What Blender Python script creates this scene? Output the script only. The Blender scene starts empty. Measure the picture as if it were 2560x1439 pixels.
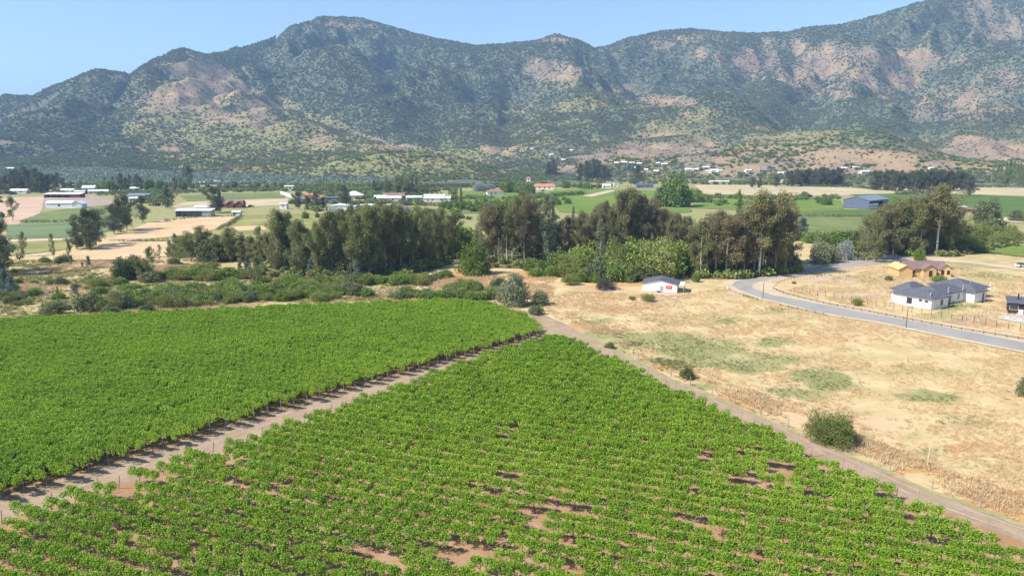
import bpy, math, random
import numpy as np
from mathutils import Vector, Matrix

# ------------------------------------------------------------------ camera, sky, sun, exposure
SC = bpy.context.scene
COL = SC.collection
F, CH = 1828.0, 39.0                       # focal length in photo pixels, camera height in metres
PITCH = math.atan(334.5 / F)
CP, SP = math.cos(PITCH), math.sin(PITCH)
cam = bpy.data.cameras.new('camera'); camo = bpy.data.objects.new('camera', cam); COL.objects.link(camo)
cam.sensor_width = 36.0; cam.lens = 36.0 * F / 2560.0; cam.clip_start = 1.0; cam.clip_end = 30000.0
camo.location = (0, 0, CH); camo.rotation_euler = (math.pi / 2 - PITCH, 0, 0)
SC.camera = camo

SUN_EL = math.radians(46.0)
SUN_H = Vector((-0.93, -0.37, 0)).normalized()
SUN_DIR = Vector((SUN_H.x * math.cos(SUN_EL), SUN_H.y * math.cos(SUN_EL), math.sin(SUN_EL)))
world = bpy.data.worlds.new('World'); SC.world = world; world.use_nodes = True
nt = world.node_tree; nt.nodes.clear()
wo = nt.nodes.new('ShaderNodeOutputWorld'); bg = nt.nodes.new('ShaderNodeBackground')
sky = nt.nodes.new('ShaderNodeTexSky'); sky.sky_type = 'NISHITA'; sky.sun_disc = False
sky.sun_elevation = SUN_EL; sky.sun_rotation = math.atan2(SUN_H.x, SUN_H.y)
sky.air_density = 1.0; sky.dust_density = 0.05; sky.ozone_density = 3.4; sky.altitude = 200
bg.inputs['Strength'].default_value = 0.11
nt.links.new(sky.outputs[0], bg.inputs['Color']); nt.links.new(bg.outputs[0], wo.inputs['Surface'])
sl = bpy.data.lights.new('sun', 'SUN'); sl.energy = 4.4; sl.angle = math.radians(0.5); sl.color = (1.0, 0.95, 0.87)
so = bpy.data.objects.new('sun', sl); COL.objects.link(so)
so.rotation_euler = (-SUN_DIR).to_track_quat('-Z', 'Y').to_euler()
vs = SC.view_settings
vs.view_transform = 'Standard'; vs.look = 'None'; vs.gamma = 1.0; vs.exposure = 0.88; vs.use_curve_mapping = False
SC.cycles.max_bounces = 6; SC.cycles.diffuse_bounces = 3; SC.cycles.transparent_max_bounces = 8
SC.cycles.volume_bounces = 0

# ------------------------------------------------------------------ pixel <-> world
def gp(px, py, z=0.0):
    a = (px - 1280) / F; b = -(py - 719.5) / F
    d = (a, CP + b * SP, -SP + b * CP)
    t = (z - CH) / d[2]
    return Vector((d[0] * t, d[1] * t, z))
def project(x, y, z):
    f = y * CP - (z - CH) * SP; u = y * SP + (z - CH) * CP
    return 1280 + F * x / f, 719.5 - F * u / f
def height_at(Y, py):
    b = -(py - 719.5) / F
    return CH + Y * (-SP + b * CP) / (CP + b * SP)
def poly_px(pts, z=0.0):
    return [gp(x, y, z) for x, y in pts]

# ------------------------------------------------------------------ numpy noise
_T = np.random.RandomState(7).rand(256, 256)
def vnoise(x, y):
    xi = np.floor(x).astype(int); yi = np.floor(y).astype(int)
    fx = x - xi; fy = y - yi
    fx = fx * fx * (3 - 2 * fx); fy = fy * fy * (3 - 2 * fy)
    a = _T[xi % 256, yi % 256]; b = _T[(xi + 1) % 256, yi % 256]
    c = _T[xi % 256, (yi + 1) % 256]; d = _T[(xi + 1) % 256, (yi + 1) % 256]
    return (a * (1 - fx) + b * fx) * (1 - fy) + (c * (1 - fx) + d * fx) * fy
def fbm(x, y, o=4):
    s = 0; a = 0.5; n = 0
    for i in range(o):
        s = s + a * vnoise(x + 17.3 * i, y + 9.1 * i); n += a
        x = x * 2.03; y = y * 2.03; a *= 0.5
    return s / n
def sstep(a, b, x):
    t = np.clip((x - a) / (b - a), 0, 1); return t * t * (3 - 2 * t)
def in_poly(x, y, poly):
    x = np.asarray(x, float); y = np.asarray(y, float); r = np.zeros(x.shape, bool); n = len(poly)
    for i in range(n):
        x0, y0 = poly[i][0], poly[i][1]; x1, y1 = poly[(i + 1) % n][0], poly[(i + 1) % n][1]
        if y0 == y1: continue
        c = ((y0 > y) != (y1 > y)) & (x < (x1 - x0) * (y - y0) / (y1 - y0) + x0)
        r ^= c
    return r

# ------------------------------------------------------------------ mesh helpers
def mesh_np(name, verts, quads, mat=None, attrs=None, smooth=False):
    """verts (N,3), quads (M,k) arrays -> mesh"""
    verts = np.asarray(verts, np.float32); quads = np.asarray(quads, np.int32)
    me = bpy.data.meshes.new(name); k = quads.shape[1]
    me.vertices.add(len(verts)); me.vertices.foreach_set('co', verts.ravel())
    me.loops.add(quads.size); me.loops.foreach_set('vertex_index', quads.ravel())
    me.polygons.add(len(quads))
    me.polygons.foreach_set('loop_start', np.arange(0, quads.size, k, dtype=np.int32))
    me.polygons.foreach_set('loop_total', np.full(len(quads), k, np.int32))
    if smooth: me.polygons.foreach_set('use_smooth', np.ones(len(quads), bool))
    for an, av in (attrs or {}).items():
        at = me.attributes.new(an, 'FLOAT', 'POINT'); at.data.foreach_set('value', np.asarray(av, np.float32))
    me.update(calc_edges=True)
    if mat: me.materials.append(mat)
    return me
class MB:
    """collects boxes, prisms and tubes into one mesh"""
    def __init__(s): s.v = []; s.f = []
    def poly(s, pts): n = len(s.v); s.v += [tuple(p) for p in pts]; s.f.append(tuple(range(n, n + len(pts)))); return s
    def prism(s, base, top):
        n = len(s.v); k = len(base); s.v += [tuple(p) for p in base] + [tuple(p) for p in top]
        s.f.append(tuple(range(n + k - 1, n - 1, -1))); s.f.append(tuple(range(n + k, n + 2 * k)))
        for i in range(k): j = (i + 1) % k; s.f.append((n + i, n + j, n + k + j, n + k + i))
        return s
    def box(s, x0, x1, y0, y1, z0, z1):
        b = [(x0, y0), (x1, y0), (x1, y1), (x0, y1)]
        return s.prism([(x, y, z0) for x, y in b], [(x, y, z1) for x, y in b])
    def tube(s, pts, rad, k=6):
        pts = [Vector(p) for p in pts]; n0 = len(s.v)
        for i, p in enumerate(pts):
            d = (pts[min(i + 1, len(pts) - 1)] - pts[max(i - 1, 0)])
            d = d.normalized() if d.length > 1e-6 else Vector((0, 0, 1))
            a = d.cross(Vector((0, 1, 0)) if abs(d.y) < 0.9 else Vector((1, 0, 0))).normalized(); b = d.cross(a)
            for j in range(k):
                t = 2 * math.pi * j / k; s.v.append(tuple(p + (a * math.cos(t) + b * math.sin(t)) * rad[i]))
        for i in range(len(pts) - 1):
            for j in range(k):
                q = n0 + i * k; s.f.append((q + j, q + (j + 1) % k, q + k + (j + 1) % k, q + k + j))
        s.f.append(tuple(range(n0, n0 + k))); s.f.append(tuple(range(n0 + (len(pts) - 1) * k, n0 + len(pts) * k)))
        return s
    def mesh(s, name, mat):
        me = bpy.data.meshes.new(name); me.from_pydata(s.v, [], s.f); me.update()
        if mat: me.materials.append(mat)
        return me
    def build(s, name, mat, parent=None): return add(name, s.mesh(name, mat), parent)
def add(name, me, parent=None, loc=None, rotz=None, scale=None):
    o = bpy.data.objects.new(name, me); COL.objects.link(o)
    if parent is not None: o.parent = parent
    if loc is not None: o.location = loc
    if rotz is not None: o.rotation_euler = (0, 0, rotz)
    if scale is not None: o.scale = scale
    return o
def tag(o, label=None, cat=None, group=None, kind=None):
    if label: o['label'] = label
    if cat: o['category'] = cat
    if group: o['group'] = group
    if kind: o['kind'] = kind
    return o
def thing(name, label, cat, loc, rotz=0.0, group=None, scale=None):
    return tag(add(name, None, None, loc, rotz, scale), label, cat, group)

# ------------------------------------------------------------------ materials
def new_mat(name):
    m = bpy.data.materials.new(name); m.use_nodes = True; m.node_tree.nodes.clear(); return m, m.node_tree
class N:
    def __init__(s, t): s.t = t
    def __call__(s, typ, ins=None, **kw):
        n = s.t.nodes.new(typ)
        for k, v in kw.items(): setattr(n, k, v)
        for k, v in (ins or {}).items():
            if hasattr(v, 'is_output') or isinstance(v, bpy.types.NodeSocket): s.t.links.new(v, n.inputs[k])
            else: n.inputs[k].default_value = v
        return n
    def math(s, op, a, b=0.0, clamp=False):
        n = s('ShaderNodeMath', {0: a, 1: b}, operation=op); n.use_clamp = clamp; return n.outputs[0]
    def mix(s, f, a, b):
        c = lambda v: (*v, 1) if isinstance(v, tuple) and len(v) == 3 else v
        n = s.t.nodes.new('ShaderNodeMix'); n.data_type = 'RGBA'
        for i, v in ((0, f), (6, c(a)), (7, c(b))):
            if isinstance(v, bpy.types.NodeSocket): s.t.links.new(v, n.inputs[i])
            else: n.inputs[i].default_value = v
        return n.outputs[2]
    def noise(s, scale, detail=3, rough=0.55, vec=None, lac=2.0):
        i = {'Scale': scale, 'Detail': detail, 'Roughness': rough}
        if vec is not None: i['Vector'] = vec
        return s('ShaderNodeTexNoise', i).outputs['Fac']
    def ramp(s, v, a, b): return s('ShaderNodeMapRange', {0: v, 1: a, 2: b, 3: 0.0, 4: 1.0}, interpolation_type='SMOOTHSTEP').outputs[0]
    def attr(s, name, typ='GEOMETRY'): return s('ShaderNodeAttribute', attribute_name=name, attribute_type=typ).outputs['Fac']
    def pos(s): return s('ShaderNodeNewGeometry').outputs['Position']
    def out(s, sh): s('ShaderNodeOutputMaterial', {'Surface': sh})
def principled(n, col, rough=0.8, bump=None, strength=0.3, dist=0.1, spec=0.3, metal=0.0):
    i = {'Roughness': rough, 'Specular IOR Level': spec, 'Metallic': metal}
    i['Base Color'] = (*col, 1) if isinstance(col, tuple) and len(col) == 3 else col
    if bump is not None: i['Normal'] = n('ShaderNodeBump', {'Height': bump, 'Strength': strength, 'Distance': dist}).outputs[0]
    p = n('ShaderNodeBsdfPrincipled', i); n.out(p.outputs[0]); return p
def plain(name, col, rough=0.7, var=0.15, scale=1.5, metal=0.0, spec=0.3):
    """painted / natural surface with large and small tonal wear"""
    m, t = new_mat(name); n = N(t); tc = n('ShaderNodeTexCoord').outputs['Object']
    a = n.noise(scale, 5, 0.6, tc); b = n.noise(scale * 9, 3, 0.6, tc)
    f = n.math('ADD', n.math('MULTIPLY', a, 0.7), n.math('MULTIPLY', b, 0.3))
    lo = tuple(c * (1 - var) for c in col); hi = tuple(min(1, c * (1 + var)) for c in col)
    principled(n, n.mix(n.ramp(f, 0.3, 0.7), lo, hi), rough, b, 0.15, 0.02, spec, metal); return m
def leaf_mat(name, c1, c2, c3=None, trans=0.25, var=0.45):
    m, t = new_mat(name); n = N(t)
    ti = n.attr('tint'); rnd = n('ShaderNodeObjectInfo').outputs['Random']; gm = n.attr('gmix', 'INSTANCER')
    f = n.math('ADD', n.math('MULTIPLY', ti, 0.7), n.math('MULTIPLY', n.math('ADD', rnd, gm), var), True)
    f = n.math('SUBTRACT', f, 0.1, True)
    col = n.mix(f, c1, c2)
    if c3: col = n.mix(n.ramp(n.math('FRACT', n.math('MULTIPLY', n.math('ADD', ti, rnd), 7.31)), 0.72, 1.0), col, c3)
    d = n('ShaderNodeBsdfDiffuse', {'Color': col}); tr = n('ShaderNodeBsdfTranslucent', {'Color': col})
    gl = n('ShaderNodeBsdfGlossy', {'Color': (0.9, 0.95, 1, 1), 'Roughness': 0.45})
    a = n('ShaderNodeMixShader', {0: trans, 1: d.outputs[0], 2: tr.outputs[0]})
    b = n('ShaderNodeMixShader', {0: 0.012, 1: a.outputs[0], 2: gl.outputs[0]}); n.out(b.outputs[0]); return m

M = {}
M['euc'] = leaf_mat('eucalyptus_leaves', (0.155, 0.17, 0.068), (0.33, 0.315, 0.135), (0.36, 0.3, 0.15), 0.42)
M['euc_brown'] = leaf_mat('brown_eucalyptus_leaves', (0.165, 0.148, 0.075), (0.33, 0.28, 0.15), (0.38, 0.29, 0.16), 0.42)
M['euc_green'] = leaf_mat('olive_eucalyptus_leaves', (0.15, 0.18, 0.06), (0.315, 0.33, 0.118), (0.36, 0.31, 0.14), 0.42)
M['far'] = leaf_mat('dark_tree_leaves', (0.085, 0.098, 0.052), (0.165, 0.172, 0.092))
M['green'] = leaf_mat('green_tree_leaves', (0.12, 0.195, 0.04), (0.28, 0.365, 0.085))
M['bright'] = leaf_mat('bright_green_leaves', (0.115, 0.185, 0.03), (0.28, 0.35, 0.07))
M['willow'] = leaf_mat('willow_leaves', (0.1, 0.155, 0.024), (0.24, 0.29, 0.06))
M['poplar'] = leaf_mat('poplar_leaves', (0.21, 0.235, 0.125), (0.38, 0.395, 0.225))
M['espino'] = leaf_mat('thorn_bush_leaves', (0.165, 0.198, 0.046), (0.335, 0.355, 0.105))
M['olive'] = leaf_mat('olive_shrub_leaves', (0.125, 0.155, 0.062), (0.25, 0.275, 0.12))
M['lone'] = leaf_mat('lone_thorn_leaves', (0.115, 0.150, 0.036), (0.245, 0.270, 0.075))
M['blue'] = leaf_mat('blue_green_leaves', (0.1, 0.14, 0.112), (0.21, 0.26, 0.215))
M['silver'] = leaf_mat('silver_leaves', (0.230, 0.260, 0.220), (0.420, 0.440, 0.400))
M['greybush'] = leaf_mat('dry_grey_twigs', (0.080, 0.072, 0.062), (0.170, 0.150, 0.130))
M['vine'] = leaf_mat('vine_leaves', (0.132, 0.262, 0.02), (0.31, 0.465, 0.042), (0.39, 0.45, 0.06), 0.3)
M['scrub'] = leaf_mat('hill_scrub_leaves', (0.105, 0.16, 0.105), (0.285, 0.27, 0.14), None, 0.05, 0.35)
M['orchard'] = leaf_mat('orchard_leaves', (0.2, 0.25, 0.17), (0.33, 0.37, 0.26), None, 0.1)
M['bark'] = plain('eucalyptus_bark', (0.34, 0.28, 0.22), 0.9, 0.35, 0.6)
M['palebark'] = plain('pale_bark', (0.55, 0.50, 0.44), 0.9, 0.25, 0.6)
M['darkbark'] = plain('dark_bark', (0.13, 0.10, 0.08), 0.9, 0.3, 1.0)
M['post'] = plain('weathered_post_wood', (0.30, 0.26, 0.23), 0.9, 0.3, 2.0)
M['darkpost'] = plain('dark_treated_wood', (0.10, 0.075, 0.06), 0.9, 0.3, 2.0)
M['white'] = plain('white_render_wall', (0.80, 0.79, 0.77), 0.75, 0.04, 0.6)
M['offwhite'] = plain('off_white_wall', (0.66, 0.62, 0.57), 0.8, 0.08, 0.5)
M['whitemetal'] = plain('white_painted_sheet_roof', (0.74, 0.74, 0.73), 0.5, 0.06, 0.4)
M['slate'] = plain('dark_grey_shingle', (0.105, 0.108, 0.125), 0.85, 0.22, 1.2)
M['shedblue'] = plain('slate_blue_sheet', (0.115, 0.140, 0.195), 0.55, 0.10, 0.4)
M['shedroof'] = plain('grey_blue_sheet_roof', (0.20, 0.235, 0.30), 0.5, 0.10, 0.3)
M['tile'] = plain('orange_clay_tile', (0.52, 0.21, 0.11), 0.85, 0.2, 0.8)
M['browntile'] = plain('brown_tile', (0.28, 0.17, 0.13), 0.85, 0.2, 0.8)
M['redbrick'] = plain('dark_red_boards', (0.16, 0.06, 0.045), 0.85, 0.25, 1.0)
M['osb'] = plain('yellow_particle_board', (0.62, 0.41, 0.19), 0.85, 0.12, 2.5)
M['osbpale'] = plain('pale_sheathing_board', (0.74, 0.55, 0.33), 0.85, 0.12, 2.5)
M['purple'] = plain('purple_brown_shingle', (0.215, 0.14, 0.13), 0.85, 0.2, 1.2)
M['cabin'] = plain('dark_brown_boards', (0.060, 0.032, 0.028), 0.8, 0.3, 2.0)
M['glass'] = plain('dark_window_glass', (0.035, 0.042, 0.055), 0.12, 0.2, 0.5, 0.0, 0.6)
M['frame'] = plain('white_frame', (0.62, 0.62, 0.62), 0.6, 0.05, 1.0)
M['greydoor'] = plain('grey_door_panel', (0.40, 0.38, 0.38), 0.7, 0.1, 1.0)
M['concrete'] = plain('pale_concrete', (0.52, 0.51, 0.50), 0.9, 0.1, 0.5)
M['metal'] = plain('galvanised_metal', (0.55, 0.56, 0.57), 0.4, 0.1, 1.0, 0.6)
M['red'] = plain('red_sign_board', (0.62, 0.05, 0.035), 0.6, 0.08, 2.0)
M['signwhite'] = plain('white_sign_lettering', (0.75, 0.62, 0.60), 0.6, 0.04, 2.0)
M['bluebarrel'] = plain('blue_plastic', (0.10, 0.28, 0.50), 0.5, 0.1, 2.0)
M['carwhite'] = plain('white_car_paint', (0.70, 0.72, 0.75), 0.3, 0.03, 1.0)
M['cardark'] = plain('dark_car_paint', (0.035, 0.04, 0.05), 0.3, 0.1, 1.0)
M['tyre'] = plain('tyre_rubber', (0.03, 0.03, 0.03), 0.9, 0.2, 2.0)
M['rock'] = plain('pale_rubble', (0.42, 0.36, 0.31), 0.95, 0.3, 2.0)
M['grass'] = leaf_mat('grass_blades', (0.50, 0.36, 0.19), (0.62, 0.47, 0.27), None, 0.15)

# grass tufts: straw <-> green from the instance attribute
def grass_mat():
    m, t = new_mat('tuft_blades'); n = N(t)
    g = n.attr('gmix', 'INSTANCER'); ti = n.attr('tint'); rnd = n('ShaderNodeObjectInfo').outputs['Random']
    straw = n.mix(ti, (0.55, 0.41, 0.23), (0.72, 0.57, 0.36)); straw = n.mix(n.math('MULTIPLY', rnd, 0.4), straw, (0.64, 0.42, 0.22))
    col = n.mix(g, straw, n.mix(ti, (0.13, 0.16, 0.045), (0.26, 0.27, 0.09)))
    d = n('ShaderNodeBsdfDiffuse', {'Color': col}); tr = n('ShaderNodeBsdfTranslucent', {'Color': col})
    n.out(n('ShaderNodeMixShader', {0: 0.25, 1: d.outputs[0], 2: tr.outputs[0]}).outputs[0]); return m
M['tuft'] = grass_mat()
def ground_mat():
    m, t = new_mat('dry_meadow_ground'); n = N(t); p = n.pos()
    big = n.noise(0.03, 4, 0.6, p); mid = n.noise(0.16, 5, 0.62, p); fine = n.noise(1.3, 5, 0.68, p); tiny = n.noise(6.0, 3, 0.6, p)
    straw = n.mix(n.ramp(mid, 0.35, 0.68), (0.49, 0.36, 0.175), (0.635, 0.485, 0.265))
    straw = n.mix(n.ramp(big, 0.52, 0.68), straw, (0.58, 0.41, 0.25))
    straw = n.mix(n.ramp(n.noise(0.09, 4, 0.6, n('ShaderNodeVectorMath', {0: p, 1: (93., 41., 0.)}, operation='ADD').outputs[0]), 0.58, 0.72), straw, (0.40, 0.345, 0.175))
    straw = n.mix(n.math('MULTIPLY', n.ramp(fine, 0.52, 0.75), 0.55), straw, (0.41, 0.31, 0.17))
    straw = n.mix(n.math('MULTIPLY', n.ramp(tiny, 0.4, 0.7), 0.3), straw, (0.66, 0.47, 0.26))
    st = n.noise(1.0, 4, 0.65, n('ShaderNodeMapping', {'Vector': p, 'Rotation': (0, 0, 0.35), 'Scale': (0.035, 0.13, 1.0)}).outputs[0])
    straw = n.mix(n.math('MULTIPLY', n.ramp(st, 0.5, 0.72), 0.5), straw, (0.34, 0.325, 0.135))
    grn = n.mix(n.ramp(fine, 0.3, 0.7), (0.17, 0.19, 0.065), (0.32, 0.31, 0.13))
    g = n.math('ADD', n.attr('green'), n.math('MULTIPLY', n.math('SUBTRACT', n.noise(0.22, 6, 0.7, p), 0.5), 1.1))
    col = n.mix(n.math('MULTIPLY', n.ramp(g, 0.25, 0.95), 0.85), straw, grn)
    s = n.math('ADD', n.attr('soil'), n.math('MULTIPLY', n.math('SUBTRACT', mid, 0.5), 0.9))
    col = n.mix(n.ramp(s, 0.42, 0.62), col, n.mix(fine, (0.46, 0.33, 0.22), (0.58, 0.45, 0.33)))
    o = n.math('ADD', n.attr('rust'), n.math('MULTIPLY', n.math('SUBTRACT', mid, 0.5), 0.9))
    col = n.mix(n.math('MULTIPLY', n.ramp(o, 0.40, 0.70), 0.85), col, n.mix(fine, (0.43, 0.215, 0.085), (0.56, 0.31, 0.13)))
    h = n.math('ADD', fine, n.math('MULTIPLY', tiny, 0.5))
    principled(n, col, 0.95, h, 0.55, 0.25, 0.1); return m
M['ground'] = ground_mat()
def field_mat(name, a, b, c, s1=0.05, s2=1.0, rows=None, bump=0.4):
    m, t = new_mat(name); n = N(t); p = n.pos()
    f1 = n.noise(s1, 5, 0.6, p); f2 = n.noise(s2, 4, 0.65, p)
    col = n.mix(n.ramp(f1, 0.35, 0.65), a, b); col = n.mix(n.math('MULTIPLY', n.ramp(f2, 0.45, 0.75), 0.6), col, c); h = f2
    if rows:
        ang, sp_, k = rows
        mp = n('ShaderNodeMapping', {'Vector': p, 'Rotation': (0, 0, ang)}).outputs[0]
        w = n('ShaderNodeTexWave', {'Vector': mp, 'Scale': 1.0 / sp_ * 0.314, 'Distortion': 1.5, 'Detail': 2.0, 'Detail Scale': 1.5}).outputs['Fac']
        col = n.mix(n.math('MULTIPLY', w, k), col, c); h = n.math('ADD', f2, w)
    principled(n, col, 0.95, h, bump, 0.3, 0.1); return m
M['stubble'] = field_mat('straw_stubble', (0.56, 0.38, 0.21), (0.66, 0.47, 0.28), (0.47, 0.31, 0.17), 0.05, 0.8, (0.9, 3.0, 0.25))
M['ploughed'] = field_mat('ploughed_pink_soil', (0.50, 0.34, 0.23), (0.58, 0.41, 0.29), (0.42, 0.28, 0.19), 0.04, 0.7)
M['greyplough'] = field_mat('grey_brown_soil', (0.33, 0.25, 0.20), (0.42, 0.32, 0.25), (0.29, 0.22, 0.17), 0.04, 0.7)
M['pasture'] = field_mat('green_pasture', (0.21, 0.215, 0.065), (0.34, 0.31, 0.12), (0.26, 0.23, 0.09), 0.035, 0.6)
M['crop'] = field_mat('green_crop', (0.13, 0.175, 0.055), (0.21, 0.235, 0.085), (0.16, 0.185, 0.07), 0.04, 0.8, (0.2, 2.0, 0.3))
M['cropblue'] = field_mat('blue_green_crop', (0.135, 0.185, 0.082), (0.185, 0.23, 0.105), (0.11, 0.15, 0.07), 0.05, 0.9)
M['palestraw'] = field_mat('pale_dry_field', (0.44, 0.36, 0.21), (0.55, 0.44, 0.27), (0.36, 0.31, 0.17), 0.02, 0.5)
M['olivefield'] = field_mat('olive_rough_grass', (0.22, 0.21, 0.085), (0.31, 0.27, 0.12), (0.15, 0.17, 0.06), 0.04, 0.5)
M['soil'] = field_mat('reddish_vineyard_soil', (0.33, 0.19, 0.105), (0.40, 0.26, 0.165), (0.42, 0.22, 0.085), 0.25, 1.6, None, 0.5)
M['track'] = field_mat('pale_dirt_track', (0.32, 0.225, 0.145), (0.395, 0.295, 0.205), (0.27, 0.18, 0.105), 0.25, 1.2, None, 0.3)
M['rut'] = field_mat('packed_rut', (0.355, 0.26, 0.18), (0.43, 0.325, 0.23), (0.30, 0.205, 0.13), 0.3, 2.0, None, 0.2)
M['weeds'] = field_mat('track_weeds', (0.30, 0.27, 0.12), (0.40, 0.34, 0.18), (0.20, 0.21, 0.08), 0.4, 1.5, None, 0.5)
M['verge'] = field_mat('sandy_verge', (0.50, 0.39, 0.25), (0.58, 0.46, 0.31), (0.43, 0.33, 0.20), 0.15, 1.2, None, 0.3)
M['road'] = field_mat('worn_asphalt', (0.29, 0.27, 0.245), (0.345, 0.32, 0.29), (0.245, 0.225, 0.20), 0.12, 2.0, None, 0.1)
M['litter'] = field_mat('leaf_litter', (0.14, 0.115, 0.06), (0.21, 0.175, 0.085), (0.12, 0.13, 0.05), 0.12, 1.0)  # dark brown olive ground colour standing in for the shade under trees
M['vinefield'] = field_mat('distant_vine_canopy', (0.150, 0.215, 0.042), (0.205, 0.265, 0.060), (0.10, 0.155, 0.03), 0.03, 0.9, (1.0, 2.6, 0.3), 0.8)
M['vinedark'] = field_mat('distant_dark_vine_canopy', (0.095, 0.155, 0.038), (0.135, 0.195, 0.050), (0.065, 0.115, 0.028), 0.03, 0.9, (1.0, 2.6, 0.3), 0.8)

# ------------------------------------------------------------------ terrain of the hills
def P3(px, py, D):
    return ((px - 1280) / F * D * 1.0, D, max(3.0, height_at(D, py)))
# crests: (photo x, photo y, distance) ; slope ; name
RIDGES = [
 (0.56, [(-700, 330, 2300), (-300, 300, 2300), (0, 252, 2300), (60, 236, 2300), (120, 241, 2300), (200, 206, 2300), (285, 172, 2250), (360, 184, 2300), (440, 142, 2350), (490, 121, 2350), (540, 137, 2450), (610, 128, 2600), (700, 98, 2750), (770, 62, 2850), (830, 41, 2900), (920, 45, 2950), (985, 64, 2950), (1080, 92, 2900), (1200, 114, 2850), (1280, 107, 2850), (1340, 101, 2800), (1385, 85, 2850), (1430, 98, 2850), (1490, 131, 2900)]),
 (0.56, [(1490, 131, 2900), (1560, 95, 2950), (1640, 76, 2950), (1710, 72, 2950), (1800, 81, 2900), (1870, 83, 2900), (1940, 80, 2850), (1980, 69, 2850), (2060, 63, 2850), (2140, 41, 2850), (2240, 8, 2850), (2290, -6, 2850), (2400, -10, 2850), (2480, 2, 2800), (2560, 26, 2750), (2750, 80, 2700), (3100, 140, 2600)]),
 (0.62, [(490, 121, 2350), (550, 180, 2150), (620, 222, 1980), (700, 243, 1820), (780, 282, 1650), (870, 320, 1500), (960, 355, 1360), (1000, 372, 1290)]),
 (0.30, [(1000, 380, 1180), (1060, 378, 1130), (1120, 392, 1090), (1180, 420, 1060)]),
 (0.66, [(285, 172, 2250), (250, 235, 2000), (190, 290, 1780), (120, 340, 1560)]),
 (0.66, [(490, 121, 2350), (430, 230, 1950), (380, 300, 1700), (330, 350, 1500)]),
 (0.62, [(830, 41, 2900), (850, 130, 2550), (900, 205, 2250), (960, 270, 1950), (1040, 325, 1700)]),
 (0.62, [(1080, 92, 2900), (1120, 180, 2450), (1150, 250, 2100), (1190, 310, 1800), (1230, 350, 1600)]),
 (0.62, [(1280, 107, 2850), (1380, 160, 2550), (1480, 180, 2350), (1580, 225, 2050), (1680, 236, 1920), (1750, 262, 1830), (1830, 300, 1720), (1890, 330, 1600)]),
 (0.62, [(1480, 180, 2350), (1430, 250, 2000), (1400, 310, 1700), (1380, 350, 1500)]),
 (0.66, [(1710, 72, 2950), (1760, 130, 2700), (1800, 190, 2450), (1840, 250, 2200)]),
 (0.66, [(1940, 80, 2850), (1930, 150, 2550), (1900, 215, 2300), (1880, 280, 2050)]),
 (0.66, [(2140, 41, 2850), (2130, 110, 2600), (2110, 170, 2350), (2100, 230, 2080), (2110, 285, 1850)]),
 (0.66, [(2400, -10, 2850), (2420, 90, 2450), (2440, 170, 2150), (2430, 240, 1880), (2420, 300, 1680)]),
 (0.66, [(2560, 26, 2750), (2620, 120, 2400), (2660, 220, 2000), (2680, 280, 1750)]),
 (0.27, [(1330, 405, 1500), (1450, 378, 1550), (1560, 362, 1520), (1680, 343, 1500), (1800, 334, 1500), (1900, 322, 1480), (1980, 330, 1450), (2060, 318, 1440), (2130, 322, 1430), (2250, 346, 1400), (2330, 350, 1380), (2450, 330, 1400), (2560, 318, 1420), (2800, 320, 1420), (3100, 330, 1420)]),
 (0.22, [(-700, 395, 1500), (-200, 390, 1520), (0, 382, 1520), (200, 378, 1500), (400, 380, 1420), (560, 375, 1360), (760, 368, 1330), (900, 372, 1280)]),
]
def terrain(x, y):
    x = np.asarray(x, float); y = np.asarray(y, float)
    best = np.zeros(x.shape); dist = np.full(x.shape, 1e4)
    wx = x + 190 * (fbm(x / 300, y / 300, 4) - 0.5); wy = y + 190 * (fbm(x / 300 + 50, y / 300, 4) - 0.5)
    for ri, (slope, pts) in enumerate(RIDGES):
        main = ri < 2
        q = [P3(*p) for p in pts]
        if not main and 2 <= ri < 15: q[0] = (q[0][0], q[0][1], q[0][2] * .84)
        for (x0, y0, z0), (x1, y1, z1) in zip(q, q[1:]):
            dx, dy = x1 - x0, y1 - y0; L = dx * dx + dy * dy
            t = np.clip(((x - x0) * dx + (y - y0) * dy) / L, 0, 1)
            d = np.hypot(x - x0 - t * dx, y - y0 - t * dy)
            t2 = np.clip(((wx - x0) * dx + (wy - y0) * dy) / L, 0, 1)
            dw = np.hypot(wx - x0 - t2 * dx, wy - y0 - t2 * dy)
            w = np.clip(d / 250, 0, 1) if main else 1.0; de = d * (1 - w) + dw * w; rr = 20.0 if main else 110.0; de = np.sqrt(de * de + rr * rr) - rr
            z = z0 + t * (z1 - z0)
            h = z * np.clip(1 - de * slope / z / 1.25, 0, 1) ** 1.25
            k = h > best; dist = np.where(k, d + (0 if main else 150), dist); best = np.where(k, h, best)
    w = sstep(20, 260, dist)
    r1 = 1 - np.abs(2 * fbm(x / 420 + 3, y / 420 + 8, 3) - 1); r2 = 1 - np.abs(2 * fbm(x / 130 + 31, y / 130, 3) - 1)
    best = best + w * best * (0.80 * (r1 - 0.90) + 0.30 * (r2 - 0.84)) + sstep(10, 80, best) * 5 * (fbm(x / 28, y / 28, 3) - 0.5)
    return np.maximum(best, 0) - 0.6
def on_hill(px, py):
    a = (px - 1280) / F; b = -(py - 719.5) / F
    d = np.array([a, CP + b * SP, -SP + b * CP])
    Y = np.arange(740, 3300, 4.0); t = Y / d[1]
    zz = CH + d[2] * t; hh = np.maximum(terrain(d[0] * t, Y), 0)
    k = np.where(zz <= hh)[0]
    if len(k) == 0: return None
    i = k[0]; return Vector((d[0] * t[i], Y[i], hh[i]))
def spot(px, py):
    """point on the plain, or on the hill where the hill rises in front"""
    if py > 484: return gp(px, py)
    p = on_hill(px, py)
    return p if p is not None else gp(px, max(py, 425))

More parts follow.
